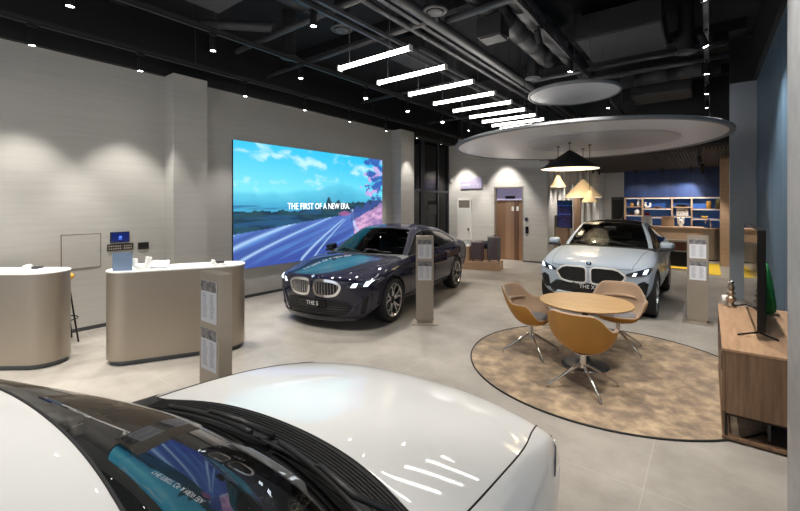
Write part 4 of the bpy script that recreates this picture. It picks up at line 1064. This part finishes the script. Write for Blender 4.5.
def build_car(S, root):
    rings = car_cage(S)
    bm = BM(); ly = bm.edges.layers.float.new('crease_edge')
    V = []
    for r in rings:
        row = []
        for (x,y,z) in r: row.append((bm.verts.new((x,y,z)), None))
        V.append([(a, a if abs(p[0]) < 1e-6 else bm.verts.new((-p[0],p[1],p[2]))) for (a,_), p in zip(row, r)])
    for i in range(len(rings)-1):
        for j in range(11):
            g = fgroup(i, j)
            for s in (0,1):
                q = [V[i][j][s], V[i][j+1][s], V[i+1][j+1][s], V[i+1][j][s]]
                if s: q.reverse()
                f = bm.faces.new(q); f.material_index = g; f.smooth = True
    for i, g in ((0,13),(len(rings)-1,0)):
        for j in range(5):
            for s in (0,1):
                q = [V[i][j][s], V[i][j+1][s], V[i][10-j][s], V[i][11-j][s]]
                if s == (0 if i == 0 else 1): q.reverse()
                f = bm.faces.new(q); f.material_index = g; f.smooth = True
    def crease(i0, i1, row, val):
        for i in range(i0, i1):
            for s in (0,1):
                e = bm.edges.get((V[i][row][s], V[i+1][row][s]))
                if e: e[ly] = val
    crease(1, 11, 6, .35); crease(1, 11, 2, .5); crease(2, 10, 7, .5); crease(3, 9, 8, .25); crease(4, 6, 9, .3); crease(1,3,8,S.get('hcrease',.15))
    for j in range(2, 11):
        for s in (0,1):
            e = bm.edges.get((V[0][j][s], V[0][j+1][s]))
            if e: e[ly] = .3
    for j in (0,1,2):
        for s in (0,1):
            e = bm.edges.get((V[0][j][s], V[0][j+1][s]))
            if e: e[ly] = .6
    for j in range(8, 11):
        for s in (0,1):
            for i in (3,4,6): 
                e = bm.edges.get((V[i][j][s], V[i][j+1][s]))
                if e: e[ly] = .45
    bmesh.ops.recalc_face_normals(bm, faces=bm.faces)
    me = bpy.data.meshes.new('tmp'); bm.to_mesh(me); bm.free()
    for n in G: me.materials.append(bpy.data.materials.get('tmp_'+n) or bpy.data.materials.new('tmp_'+n))
    o = bpy.data.objects.new('tmp', me); COL.objects.link(o)
    md = o.modifiers.new('s', 'SUBSURF'); md.levels = md.render_levels = S.get('lv', 3)
    # wheel openings
    cb = BM(); ra = S['ra']; wb = S['wb']; w = S['w']
    for y in (0, -wb):
        for sx in (-1,1):
            lathe(cb, [(0,-.19),(ra,-.19),(ra,.25),(0,.25)], 48, sx*(w-.06), y, S['rt'], 'x')
    bmesh.ops.recalc_face_normals(cb, faces=cb.faces)
    cm = bpy.data.meshes.new('tmpc'); cb.to_mesh(cm); cb.free()
    for m_ in me.materials: cm.materials.append(m_)
    cm.polygons.foreach_set('material_index', [12]*len(cm.polygons))
    c = bpy.data.objects.new('tmpc', cm); COL.objects.link(c)
    bo = o.modifiers.new('b', 'BOOLEAN'); bo.operation = 'DIFFERENCE'; bo.object = c; bo.solver = 'EXACT'
    dg = bpy.context.evaluated_depsgraph_get(); dg.update()
    full = bpy.data.meshes.new_from_object(o.evaluated_get(dg))
    md2 = o.modifiers; o.modifiers.remove(bo)
    dg = bpy.context.evaluated_depsgraph_get(); dg.update()
    plain = bpy.data.meshes.new_from_object(o.evaluated_get(dg))
    bpy.data.objects.remove(o); bpy.data.objects.remove(c)
    skin = Skin([v.co for v in plain.vertices], [tuple(p.vertices) for p in plain.polygons], [v.normal for v in plain.vertices])
    nn = [skin.n[skin.tris[k][0]] if False else None for k in ()]
    # normals from the uncut skin where the point lies on it
    nrm = []
    for v in full.vertices:
        loc, no, idx, dist = skin.bvh.find_nearest(v.co)
        if dist < 2e-4:
            t = skin.tris[idx]; A,B,C = (skin.v[q] for q in t); ar = (B-A).cross(C-A).length or 1
            wa = (B-loc).cross(C-loc).length/ar; wb_ = (C-loc).cross(A-loc).length/ar; wc = (A-loc).cross(B-loc).length/ar
            nrm.append((skin.n[t[0]]*wa+skin.n[t[1]]*wb_+skin.n[t[2]]*wc).normalized())
        else: nrm.append(v.normal.copy())
    groups = {}
    for p in full.polygons:
        g = p.material_index
        if g == 5 and not S.get('black_pillar'): g = 0
        if g == 11: g = 12
        side = ''
        if g in (6,7,9,10): side = 'R' if p.center.x > 0 else 'L'
        groups.setdefault((g, side), []).append(p)
    P = S['paint']
    mats = {0:P,1:P,2:M['plastic'],3:S.get('glass',M['winds_flat']),4:S.get('roofmat',P),5:S.get('roofmat',P),6:M['sideg'],7:M['sideg'],8:M['sideg'],9:P,10:P,12:M['plastic'],13:P,14:P}
    sm = BM()   # window seals
    gm = BM()   # dark panel joints
    parts = {}
    for (g, side), polys in groups.items():
        ids = {}; vs = []; fs = []; ns = []
        for p in polys:
            f = []
            for vi in p.vertices:
                if vi not in ids: ids[vi] = len(vs); vs.append(full.vertices[vi].co.copy()); ns.append(nrm[vi])
                f.append(ids[vi])
            fs.append(f)
        mm = bpy.data.meshes.new(G[g]); mm.from_pydata(vs, [], fs); mm.materials.append(mats[g])
        mm.polygons.foreach_set('use_smooth', [True]*len(fs))
        if g != 12: mm.normals_split_custom_set_from_vertices(ns)
        ob = bpy.data.objects.new(G[g], mm); COL.objects.link(ob); ob.parent = root; parts[(g,side)] = ob
        if g in (3,6,7,8):
            for lp in boundary_loops(mm): tube(sm, lp, .010 if g != 3 else .004, 6, True)
        if g in (1,9,10,14):
            for lp in boundary_loops(mm): tube(gm, lp, .0035, 5, True)
    obj('window_seal', sm, M['rubber'], root); obj('panel_gap', gm, M['black'], root)
    # inner lining so that the cabin reads dark
    lin = BM(); ids = {}
    for p in full.polygons:
        if p.material_index in (0,5,9,10,4,1) and all(full.vertices[v].co.z > .5 for v in p.vertices):
            f = []
            for vi in p.vertices:
                if vi not in ids: ids[vi] = lin.verts.new(full.vertices[vi].co - nrm[vi]*.02)
                f.append(ids[vi])
            try: lin.faces.new(f[::-1])
            except ValueError: pass
    obj('inner_lining', lin, M['interior'], root, smooth=True)
    # wheels
    for y in (0, -wb):
        for sx in (-1,1): make_wheel(root, sx*(w-.125), y, S['rt'], sx, S)
    # cabin
    gy, gz, rw = S['cy']-S['cowl'], S['gz'], S['rw']
    dl = BM(); yy = gy-.10
    sec = [(yy+.0,gz-.05),(yy-.25,gz-.035),(yy-.48,gz-.06),(yy-.56,gz-.14),(yy-.50,gz-.40),(yy,gz-.40)]
    xs = [-.80*w,-.6*w,-.2*w,.2*w,.6*w,.80*w]; rr = []
    for x in xs:
        sh = .16*(abs(x)/w)**2
        rr.append([dl.verts.new((x, y-sh, z)) for y,z in sec])
    for a, b in zip(rr, rr[1:]):
        for k in range(len(sec)): dl.faces.new((a[k],a[(k+1)%len(sec)],b[(k+1)%len(sec)],b[k]))
    dl.faces.new(rr[0]); dl.faces.new(rr[-1][::-1])
    obj('dashboard', dl, M['interior'], root)
    db = BM(); box(db, -.72*w,-.02,-.012,.0,0,.13,.004)
    obj('curved_display', xform(db, Matrix.Translation((0,yy-.46,gz-.05)) @ Matrix.Rotation(-.25,4,'X')), M['glossblack'], root)
    swb = BM(); tube(swb, [(.185*math.cos(2*PI*k/28), .185*math.sin(2*PI*k/28), 0) for k in range(28)], .016, 8, True)
    for a in (R(-90),R(0),R(180)): tube(swb, [(0,0,-.02),(.18*math.cos(a),.18*math.sin(a),0)], .018, 6)
    lathe(swb, [(0,-.05),(.065,-.04),(.07,.0),(0,.012)], 16)
    obj('steering_wheel', xform(swb, Matrix.Translation((-.37,yy-.72,gz-.10)) @ Matrix.Rotation(R(62),4,'X')), M['plastic'], root)
    for x in (-.37,.37):
        sb_ = BM(); y0 = yy-1.15
        box(sb_, x-.26,x+.26,y0-.25,y0+.28,.36,.56,.05,3)
        nb = BM(); box(nb, x-.25,x+.25,-.07,.07,0,.60,.06,3); xform(nb, Matrix.Translation((0,y0-.28,.52)) @ Matrix.Rotation(R(18),4,'X'))
        hb = BM(); box(hb, x-.14,x+.14,-.05,.05,0,.2,.045,3); xform(hb, Matrix.Translation((0,y0-.47,1.13)) @ Matrix.Rotation(R(10),4,'X'))
        o1 = obj('front_seat', sb_, M['interior'], root, smooth=True, ang=40)
        obj('seat_back', nb, M['interior'], o1, smooth=True, ang=40); obj('headrest', hb, M['interior'], o1, smooth=True, ang=40)
    rb = BM(); box(rb, -.62,.62,-wb+.15,-wb+.7,.36,.58,.05,3); b2 = BM(); box(b2, -.62,.62,-.08,.08,0,.58,.06,3); xform(b2, Matrix.Translation((0,-wb+.12,.54)) @ Matrix.Rotation(R(22),4,'X'))
    o1 = obj('rear_bench', rb, M['interior'], root); obj('seat_back', b2, M['interior'], o1)
    mb_ = BM(); box(mb_, -.11,.11,-.02,.02,-.035,.035,.015); 
    obj('rear_view_mirror', xform(mb_, Matrix.Translation((0,S['hy']+.12,S['hzr']-.12))), M['plastic'], root)
    # door mirrors
    for sx in (-1,1):
        b = BM(); box(b, -.115,.115,-.07,.075,-.065,.075,.05,3)
        for v in b.verts:
            if v.co.y > 0: v.co.x *= .82; v.co.z *= .8
            if v.co.x*sx > .05: v.co.z *= .86
        mo = obj('door_mirror', xform(b, Matrix.Translation((sx*(w+.08), S['my'], S['mz']))), P, root, smooth=True, ang=60)
        b = BM(); box(b, -.095,.095,-.003,.003,-.05,.055,.002); obj('mirror_glass', xform(b, Matrix.Translation((sx*(w+.08), S['my']-.072, S['mz']))), M['chrome'], mo)
        b = BM(); tube(b, [(sx*(w-.06),S['my']+.02,S['mz']-.09),(sx*(w+.03),S['my']+.01,S['mz']-.075),(sx*(w+.10),S['my'],S['mz']-.06)], [.03,.024,.03], 8); obj('mirror_arm', b, M['plastic'], mo)
        b = BM(); box(b, -.12,.12,-.06,.06,-.09,-.05,.02); obj('mirror_base', xform(b, Matrix.Translation((sx*(w+.075), S['my'], S['mz']))), M['plastic'], mo)
    # wipers
    for x0, x1 in ((-.52,.02),(.10,.62)):
        b = BM(); P_ = []
        for k in range(13):
            x = lerp(x0, x1, k/12); yb = gy-.03-.14*(abs(x)/(.8*w))**2
            p, n = skin.hit('top', x, yb-.015-.06*k/12); P_.append(p+n*.022)
        tube(b, P_, .010, 6)
        p, n = skin.hit('top', x1-.01, gy+.01-.10*(abs(x1)/(.8*w))**2); tube(b, [p+n*.004, p+n*.016, P_[10]+Vector((0,.012,.014)), P_[6]+Vector((0,.006,.016)), P_[5]], [.013,.013,.011,.009,.007], 6)
        obj('wiper', b, M['plastic'], root)
    b = BM(); 
    for k in range(7):
        t_ = k/6; pts_ = []
        for s_ in range(25):
            x = lerp(-.74*w,.74*w,s_/24); y = lerp(gy, S['cy'], .15+.7*t_)-.17*(abs(x)/(.84*w))**2
            p, n = skin.hit('top', x, y); pts_.append(p+n*.002)
        tube(b, pts_, .004, 5)
    obj('cowl_grille', b, M['black'], root)
    # handles
    for vw, sx in (('right',1),('left',-1)):
        for yh_ in S['handles']:
            plate(skin, 'door_handle', vw, smooth_poly([(yh_-.11,S['hzh']-.014),(yh_+.11,S['hzh']-.012),(yh_+.11,S['hzh']+.014),(yh_-.11,S['hzh']+.014)],1), .012, .02, P, root, .05)
        plate(skin, 'side_skirt', vw, [(-.42,S['sill']+.0),(-wb+.42,S['sill']+.0),(-wb+.40,S['sill']+.10),(-.42,S['sill']+.09)], .006, .02, S.get('skirt',P), root, .12)
    return skin

def make_wheel(root, x, y, rt, sx, S):
    wd = .245
    def L(prof, n=40): 
        b = BM(); lathe(b, [(r, h) for r, h in prof], n, 0, 0, 0, 'x'); return b
    rr = S['rr']
    ty = obj('wheel', L([(rr,-wd/2+.02),(rr+.03,-wd/2),(rt-.02,-wd/2+.005),(rt,-wd/2+.035),(rt,wd/2-.035),(rt-.02,wd/2-.005),(rr+.03,wd/2),(rr,wd/2-.012)], 56), M['rubber'], root, smooth=True, ang=40, label='black tyre and alloy wheel')
    ty.location = (x, y, rt); ty.rotation_euler = (S.get('spin',.3), 0, 0 if sx > 0 else PI)
    f = wd/2-.01
    obj('rim', L([(rr-.02,-wd/2+.02),(rr+.004,-wd/2+.01),(rr+.006,f),(rr-.006,f+.004),(rr-.022,f-.01),(rr-.03,-.02),(rr-.02,-wd/2+.02)], 48), M['rim'], ty, smooth=True, ang=35)
    obj('brake_disc', L([(0,-.01),(rr*.78,-.01),(rr*.78,.012),(0,.012)], 32), M['rimdark'], ty)
    obj('backing', L([(0,-.03),(rr-.02,-.03),(rr-.02,-.022),(0,-.022)], 32), M['black'], ty)
    def spoke(b, pts2, wid, d0, d1):
        n = len(pts2); rows = []
        for i, (px, py) in enumerate(pts2):
            a = pts2[max(i-1,0)]; c = pts2[min(i+1,n-1)]; dx, dy = c[0]-a[0], c[1]-a[1]; l = math.hypot(dx,dy); nx, ny = -dy/l, dx/l
            wdt = lerp(wid[0], wid[1], i/(n-1)); dep = lerp(d0, d1, i/(n-1))
            rows.append([b.verts.new((h, px+nx*s_*wdt, py+ny*s_*wdt)) for s_, h in ((-1,dep-.03),(-.8,dep),(.8,dep),(1,dep-.03))])
        for A, B in zip(rows, rows[1:]):
            for k in range(3): b.faces.new((A[k],A[k+1],B[k+1],B[k]))
            b.faces.new((A[3],A[0],B[0],B[3]))
        b.faces.new(rows[0]); b.faces.new(rows[-1])
    bs = BM(); bd = BM()
    for i in range(5):
        a = 2*PI*i/5
        def P2(r, da): return (r*math.cos(a+da), r*math.sin(a+da))
        for s_ in (-1,1):
            spoke(bs, [P2(.05,s_*.25), P2(rr*.45,s_*.16), P2(rr*.72,s_*.20), P2(rr-.012,s_*.36)], (.020,.012), f-.03, f-.004)
            spoke(bd, [P2(rr*.55,s_*.17), P2(rr*.75,s_*.06), P2(rr-.015,s_*.02)], (.010,.010), f-.04, f-.02)
    obj('spokes', bs, M['rim'], ty, ang=30, smooth=True); obj('spoke_insert', bd, M['rimdark'], ty)
    obj('hub_cap', L([(0,f-.012),(.034,f-.014),(.07,f-.03),(.07,f-.06),(0,f-.06)], 24), M['rimdark'], ty)

def roundel(skin, root, view, a, b, r, name='emblem'):
    p, n = skin.hit(view, a, b)
    q = n.to_track_quat('Z','Y').to_matrix().to_4x4(); mt = Matrix.Translation(p+n*.003) @ q
    bm = lathe(BM(), [(0,0),(r,0),(r,.005),(r*.92,.007),(0,.007)], 28); e = obj(name, xform(bm, mt), M['glossblack'], root, label='round black, blue and white badge')
    for m_, k0 in ((M['white'],0),(mat('badge_blue',(.02,.2,.6),.3),1)):
        bm = BM()
        for k in (k0, k0+2):
            vs = [bm.verts.new((0,0,.0075))]+[bm.verts.new((r*.56*math.cos(k*PI/2+PI/2*i/6), r*.56*math.sin(k*PI/2+PI/2*i/6), .0075)) for i in range(7)]
            bm.faces.new(vs)
        obj('quadrant', xform(bm, mt), m_, e)
    bm = BM(); tube(bm, [(r*math.cos(2*PI*i/28), r*math.sin(2*PI*i/28), .006) for i in range(28)], r*.05, 6, True); obj('ring', xform(bm, mt), M['chrome'], e)

def plate_text(skin, root, s, a, z, w_, h_, size):
    """black front plate with white lettering"""
    p, n = skin.hit('front', 0, z); y = p.y
    bm = box(BM(), -w_/2, w_/2, y-.03, y+.014, z-h_/2, z+h_/2, .004); pl = obj('number_plate', bm, M['glossblack'], root, label='black plate with white lettering')
    mt = Matrix.Translation((0, y+.0145, z)) @ Matrix(((-1,0,0,0),(0,0,1,0),(0,1,0,0),(0,0,0,1)))
    text_mesh('plate_lettering', s, size, M['paper'], pl, mt, extrude=.0005)

def mirror_pts(p): return [(-x, y) for x, y in reversed(p)]
def scale_poly(p, k):
    cx = sum(a for a,_ in p)/len(p); cy = sum(b for _,b in p)/len(p)
    return [(cx+(a-cx)*(k if isinstance(k,(int,float)) else k[0]), cy+(b-cy)*(k if isinstance(k,(int,float)) else k[1])) for a,b in p]
def inset_poly(p, d):
    n = len(p); out = []
    area = sum(p[i][0]*p[(i+1)%n][1]-p[(i+1)%n][0]*p[i][1] for i in range(n))
    sg = 1 if area > 0 else -1
    for i in range(n):
        a, b, c = Vector(p[i-1]), Vector(p[i]), Vector(p[(i+1)%n])
        e1 = (b-a).normalized() if (b-a).length > 1e-9 else Vector((1,0)); e2 = (c-b).normalized() if (c-b).length > 1e-9 else e1
        n1 = Vector((-e1.y,e1.x))*sg; n2 = Vector((-e2.y,e2.x))*sg; m_ = (n1+n2)
        m_ = m_/max(m_.length_squared/2, .5) if m_.length > 1e-6 else n1
        q = b+m_*d; out.append((q.x, q.y))
    return out

def kidney(skin, root, poly, surround, bar_n, mode, sm=M['alu']):
    for sgn in (1,-1):
        p = poly if sgn > 0 else mirror_pts(poly)
        p = smooth_poly(p, 2) if mode == 'bars' else smooth_poly([q for i_ in range(len(p)) for q in ((lerp(p[i_-1][0],p[i_][0],.82),lerp(p[i_-1][1],p[i_][1],.82)),(lerp(p[i_][0],p[(i_+1)%len(p)][0],.18),lerp(p[i_][1],p[(i_+1)%len(p)][1],.18)))], 0); inn = inset_poly(p, surround)
        g = plate(skin, 'kidney_grille', 'front', inset_poly(p, surround*.5), .004, .012, M['black'], root, .06)
        ring_plate(skin, 'grille_surround', 'front', p, inn, .022, .03, sm, g, 2)
        xs = [a for a,_ in inn]; x0, x1 = min(xs), max(xs)
        b = BM()
        def zr(x):
            zz = []
            for i in range(len(inn)):
                (xa,za),(xb,zb) = inn[i], inn[(i+1)%len(inn)]
                if (xa-x)*(xb-x) <= 0 and abs(xa-xb) > 1e-9: zz.append(za+(zb-za)*(x-xa)/(xb-xa))
            return (min(zz), max(zz)) if len(zz) > 1 else None
        if mode == 'bars':
            for k in range(bar_n):
                x = lerp(x0, x1, (k+.5)/bar_n); z = zr(x)
                if z and z[1]-z[0] > .03:
                    pts = [skin.hit('front', x, lerp(z[0]+.004, z[1]-.004, q/5)) for q in range(6)]
                    rows = []
                    for (pp, n) in pts:
                        rows.append([b.verts.new(pp+Vector((dx,0,0))+n*h) for dx, h in ((-.010,.003),(-.004,.022),(.004,.022),(.010,.003))])
                    for A, B in zip(rows, rows[1:]):
                        for q in range(3): b.faces.new((A[q],A[q+1],B[q+1],B[q]))
            obj('grille_bars', b, M['rim'], g)
        else:
            nx = 9
            for k in range(nx):
                x = lerp(x0, x1, (k+.5)/nx); z = zr(x)
                if not z: continue
                m_ = max(1, int((z[1]-z[0])/.045))
                for q in range(m_):
                    zz = lerp(z[0], z[1], (q+.5)/m_); pp, n = skin.hit('front', x+(.012 if q%2 else -.012), zz)
                    v = [b.verts.new(pp+Vector(d)+n*.006) for d in ((-.014,0,0),(0,0,-.015),(.014,0,0),(0,0,.015))]; c = b.verts.new(pp+n*.016)
                    for i in range(4): b.faces.new((v[i],v[(i+1)%4],c))
            obj('grille_mesh', b, M['rimdark'], g)

# --- navy saloon beside the video wall
CAR = dict(w=.95, nose=.90, tail=-4.16, lip=.23, ft=.80, k=.40, kr=.36, wb=2.995, sill=.26, lead=.075, hz=.975, hw=.76, cy=-.36, cowl=.17, cz=1.0, gz=.985,
    beltf=.965, beltr=1.02, hy=-1.30, hzr=1.425, rw=.56, by=-1.72, rz=1.515, ry=-3.0, rzr=1.40, dy=-3.62, dz=1.10, zt=1.05,
    ra=.385, rt=.352, rr=.262, paint=M['navy'], my=-.78, mz=1.04, handles=(-1.52,-2.42), hzh=.86)
import copy
def navy_car():
    root = thing('saloon_car', 'dark navy saloon car with double grille parked before the video wall', 'car', (-4.945,4.955,0), R(190))
    S = dict(CAR); S.update(spin=.35, nose=.96, lip=.12, ft=.78, my=-.93)
    sk = build_car(S, root)
    kidney(sk, root, [(.025,.68),(.05,.75),(.16,.765),(.40,.75),(.495,.68),(.46,.58),(.38,.505),(.12,.495),(.04,.54)], .036, 8, 'bars', M['chrome'])
    plate_text(sk, root, 'THE 5', 0, .39, .50, .115, .088)
    low = [(-.62,.215),(.62,.215),(.68,.35),(.52,.455),(.28,.47),(-.28,.47),(-.52,.455),(-.68,.35)]
    g = plate(sk, 'lower_intake', 'front', smooth_poly(low,1), .003, .02, M['black'], root, .06)
    b = BM()
    for z in (.25,.285,.32,.355): line_strip(sk, b, 'front', [(-.60,z),(.60,z)], .006, .008, 16)
    obj('intake_slats', b, M['plastic'], g)
    for s in (1,-1):
        f = (lambda p: p) if s > 0 else mirror_pts
        plate(sk, 'side_intake', 'front', f([(.72,.25),(.80,.27),(.85,.52),(.80,.54)]), .004, .02, M['black'], root, .05)
        plate(sk, 'bumper_blade', 'front', f([(.52,.22),(.62,.23),(.79,.50),(.75,.52)]), .012, .02, P_BL, root, .05)
        hl = plate(sk, 'headlamp', 'front', smooth_poly(f([(.54,.66),(.62,.635),(.88,.67),(.93,.755),(.86,.77),(.60,.715)]),1), .006, .02, M['lampglass'], root, .04)
        plate(sk, 'light_signature', 'front', f([(.61,.655),(.68,.655),(.71,.715),(.645,.71)]), .011, .008, M['drl'], hl, .03)
        plate(sk, 'light_signature', 'front', f([(.78,.67),(.84,.675),(.87,.745),(.81,.735)]), .011, .008, M['drl'], hl, .03)
        tl = plate(sk, 'tail_lamp', 'rear', smooth_poly(f([(.45,.86),(.86,.84),(.88,.95),(.45,.94)]),1), .006, .02, mat('tail_red',(.2,.005,.005),.15), root, .05)
    roundel(sk, root, 'front', 0, .79, .041)
    plate(sk, 'splitter', 'front', [(-.74,.185),(.74,.185),(.76,.212),(-.76,.212)], .010, .03, M['glossblack'], root, .06)
    return root
P_BL = M['navy']
navy_car()

# --- grey-blue sport utility under the canopy
def grey_car():
    root = thing('sport_utility_car', 'light grey-blue crossover car with black roof under the big canopy', 'car', (-1.59,8.05,0), PI)
    S = dict(CAR); S.update(w=.9225, nose=.83, tail=-3.73, lip=.30, ft=.88, k=.33, kr=.30, wb=2.692, sill=.30, lead=.075, hz=1.055, cy=-.42, cz=1.085, gz=1.075,
        beltf=1.05, beltr=1.12, hy=-1.22, hzr=1.525, rw=.555, by=-1.62, rz=1.59, ry=-2.75, rzr=1.49, dy=-3.35, dz=1.20, zt=1.12, ra=.40, rt=.362, rr=.265,
        paint=M['skygrey'], roofmat=M['glossblack'], my=-.74, mz=1.13, handles=(-1.45,-2.25), hzh=.94, skirt=M['plastic'], spin=.1)
    sk = build_car(S, root)
    kidney(sk, root, [(.02,.60),(.02,.82),(.09,.855),(.42,.845),(.56,.72),(.46,.575),(.30,.55),(.06,.555)], .026, 9, 'mesh', M['white'])
    plate_text(sk, root, 'THE X2', 0, .505, .52, .115, .088)
    low = [(-.62,.34),(.62,.34),(.70,.44),(.55,.565),(-.55,.565),(-.70,.44)]
    plate(sk, 'lower_intake', 'front', low, .003, .02, M['plastic'], root, .06)
    plate(sk, 'skid_panel', 'front', [(-.60,.315),(.60,.315),(.52,.385),(-.52,.385)], .014, .03, M['skygrey'], root, .06)
    for s in (1,-1):
        f = (lambda p: p) if s > 0 else mirror_pts
        plate(sk, 'side_intake', 'front', f([(.66,.42),(.80,.40),(.84,.62),(.78,.66),(.70,.62)]), .004, .02, M['black'], root, .05)
        hl = plate(sk, 'headlamp', 'front', smooth_poly(f([(.52,.745),(.60,.72),(.82,.75),(.89,.84),(.85,.865),(.74,.84),(.56,.775)]),1), .008, .02, M['lampglass'], root, .04)
        plate(sk, 'light_signature', 'front', f([(.62,.735),(.665,.738),(.69,.79),(.645,.785)]), .013, .008, M['drl'], hl, .03)
        plate(sk, 'light_signature', 'front', f([(.76,.765),(.81,.775),(.83,.84),(.785,.83)]), .013, .008, M['drl'], hl, .03)
        for vw, y0 in (('right' if s > 0 else 'left', 0),):
            pass
        plate(sk, 'tail_lamp', 'rear', smooth_poly(f([(.40,.92),(.84,.88),(.86,1.0),(.42,1.0)]),1), .006, .02, mat('tail_red',(.2,.005,.005),.15), root, .05)
    roundel(sk, root, 'front', 0, .895, .041)
    for s in (1,-1):
        vw = 'right' if s > 0 else 'left'
        for yc in (0,-2.692):
            pts = [(yc+.435*math.cos(R(a)), .362+.435*math.sin(R(a))) for a in range(-12,193,12)]; pin = [(yc+.395*math.cos(R(a)), .362+.395*math.sin(R(a))) for a in range(-12,193,12)]
            plate(sk, 'arch_trim', vw, pts+pin[::-1], .006, .015, M['plastic'], root, .08)
    obj('roof_antenna', ellipsoid(BM(), (0,-2.6,1.545), (.03,.09,.05)), M['glossblack'], root, smooth=True)
    return root
grey_car()

# --- white saloon in the foreground
def white_car():
    root = thing('saloon_car', 'white saloon car in the foreground, bonnet and windscreen seen from above', 'car', (-1.39,1.35,0), R(5))
    S = dict(CAR); S.update(w=.93, hw=.88, he=(.85,.885), nose=.85, tail=-3.75, lip=.22, ft=.765, k=.24, kr=.34, wb=2.80, sill=.24, lead=.075, hz=.93, cy=-.32, cowl=.10, cz=.985, gz=.97,
        beltf=.94, beltr=.98, hy=-1.085, hzr=1.37, rw=.70, by=-1.72, rz=1.445, ry=-2.85, rzr=1.34, dy=-3.35, dz=1.06, zt=1.02, ra=.375, rt=.335, rr=.25,
        paint=M['carwhite'], glass=M['winds'], my=-.95, mz=.97, hcrease=.4, handles=(-1.5,-2.35), hzh=.84, lv=4)
    sk = build_car(S, root)
    kidney(sk, root, [(.03,.64),(.07,.70),(.20,.71),(.385,.69),(.41,.64),(.38,.55),(.30,.51),(.12,.50),(.05,.53)], .024, 8, 'bars')
    plate(sk, 'lower_intake', 'front', smooth_poly([(-.60,.26),(.60,.26),(.66,.38),(.50,.45),(-.50,.45),(-.66,.38)],1), .003, .02, M['black'], root, .06)
    for s in (1,-1):
        f = (lambda p: p) if s > 0 else mirror_pts
        hl = plate(sk, 'headlamp', 'front', smooth_poly(f([(.50,.64),(.56,.60),(.86,.63),(.905,.72),(.80,.73),(.55,.70)]),1), .006, .02, M['lampglass'], root, .04)
        plate(sk, 'light_signature', 'front', f([(.58,.63),(.66,.63),(.69,.69),(.61,.685)]), .010, .008, M['rim'], hl, .03)
        plate(sk, 'light_signature', 'front', f([(.74,.64),(.82,.65),(.84,.705),(.76,.70)]), .010, .008, M['rim'], hl, .03)
        plate(sk, 'tail_lamp', 'rear', smooth_poly(f([(.45,.84),(.84,.82),(.86,.92),(.45,.91)]),1), .006, .02, mat('tail_red',(.2,.005,.005),.15), root, .05)
    roundel(sk, root, 'front', 0, .70, .041)
    return root
white_car()
SC.view_settings.view_transform = 'Standard'; SC.view_settings.look = 'None'; SC.view_settings.gamma = 1; SC.view_settings.use_curve_mapping = False
SC.view_settings.exposure = 0.82
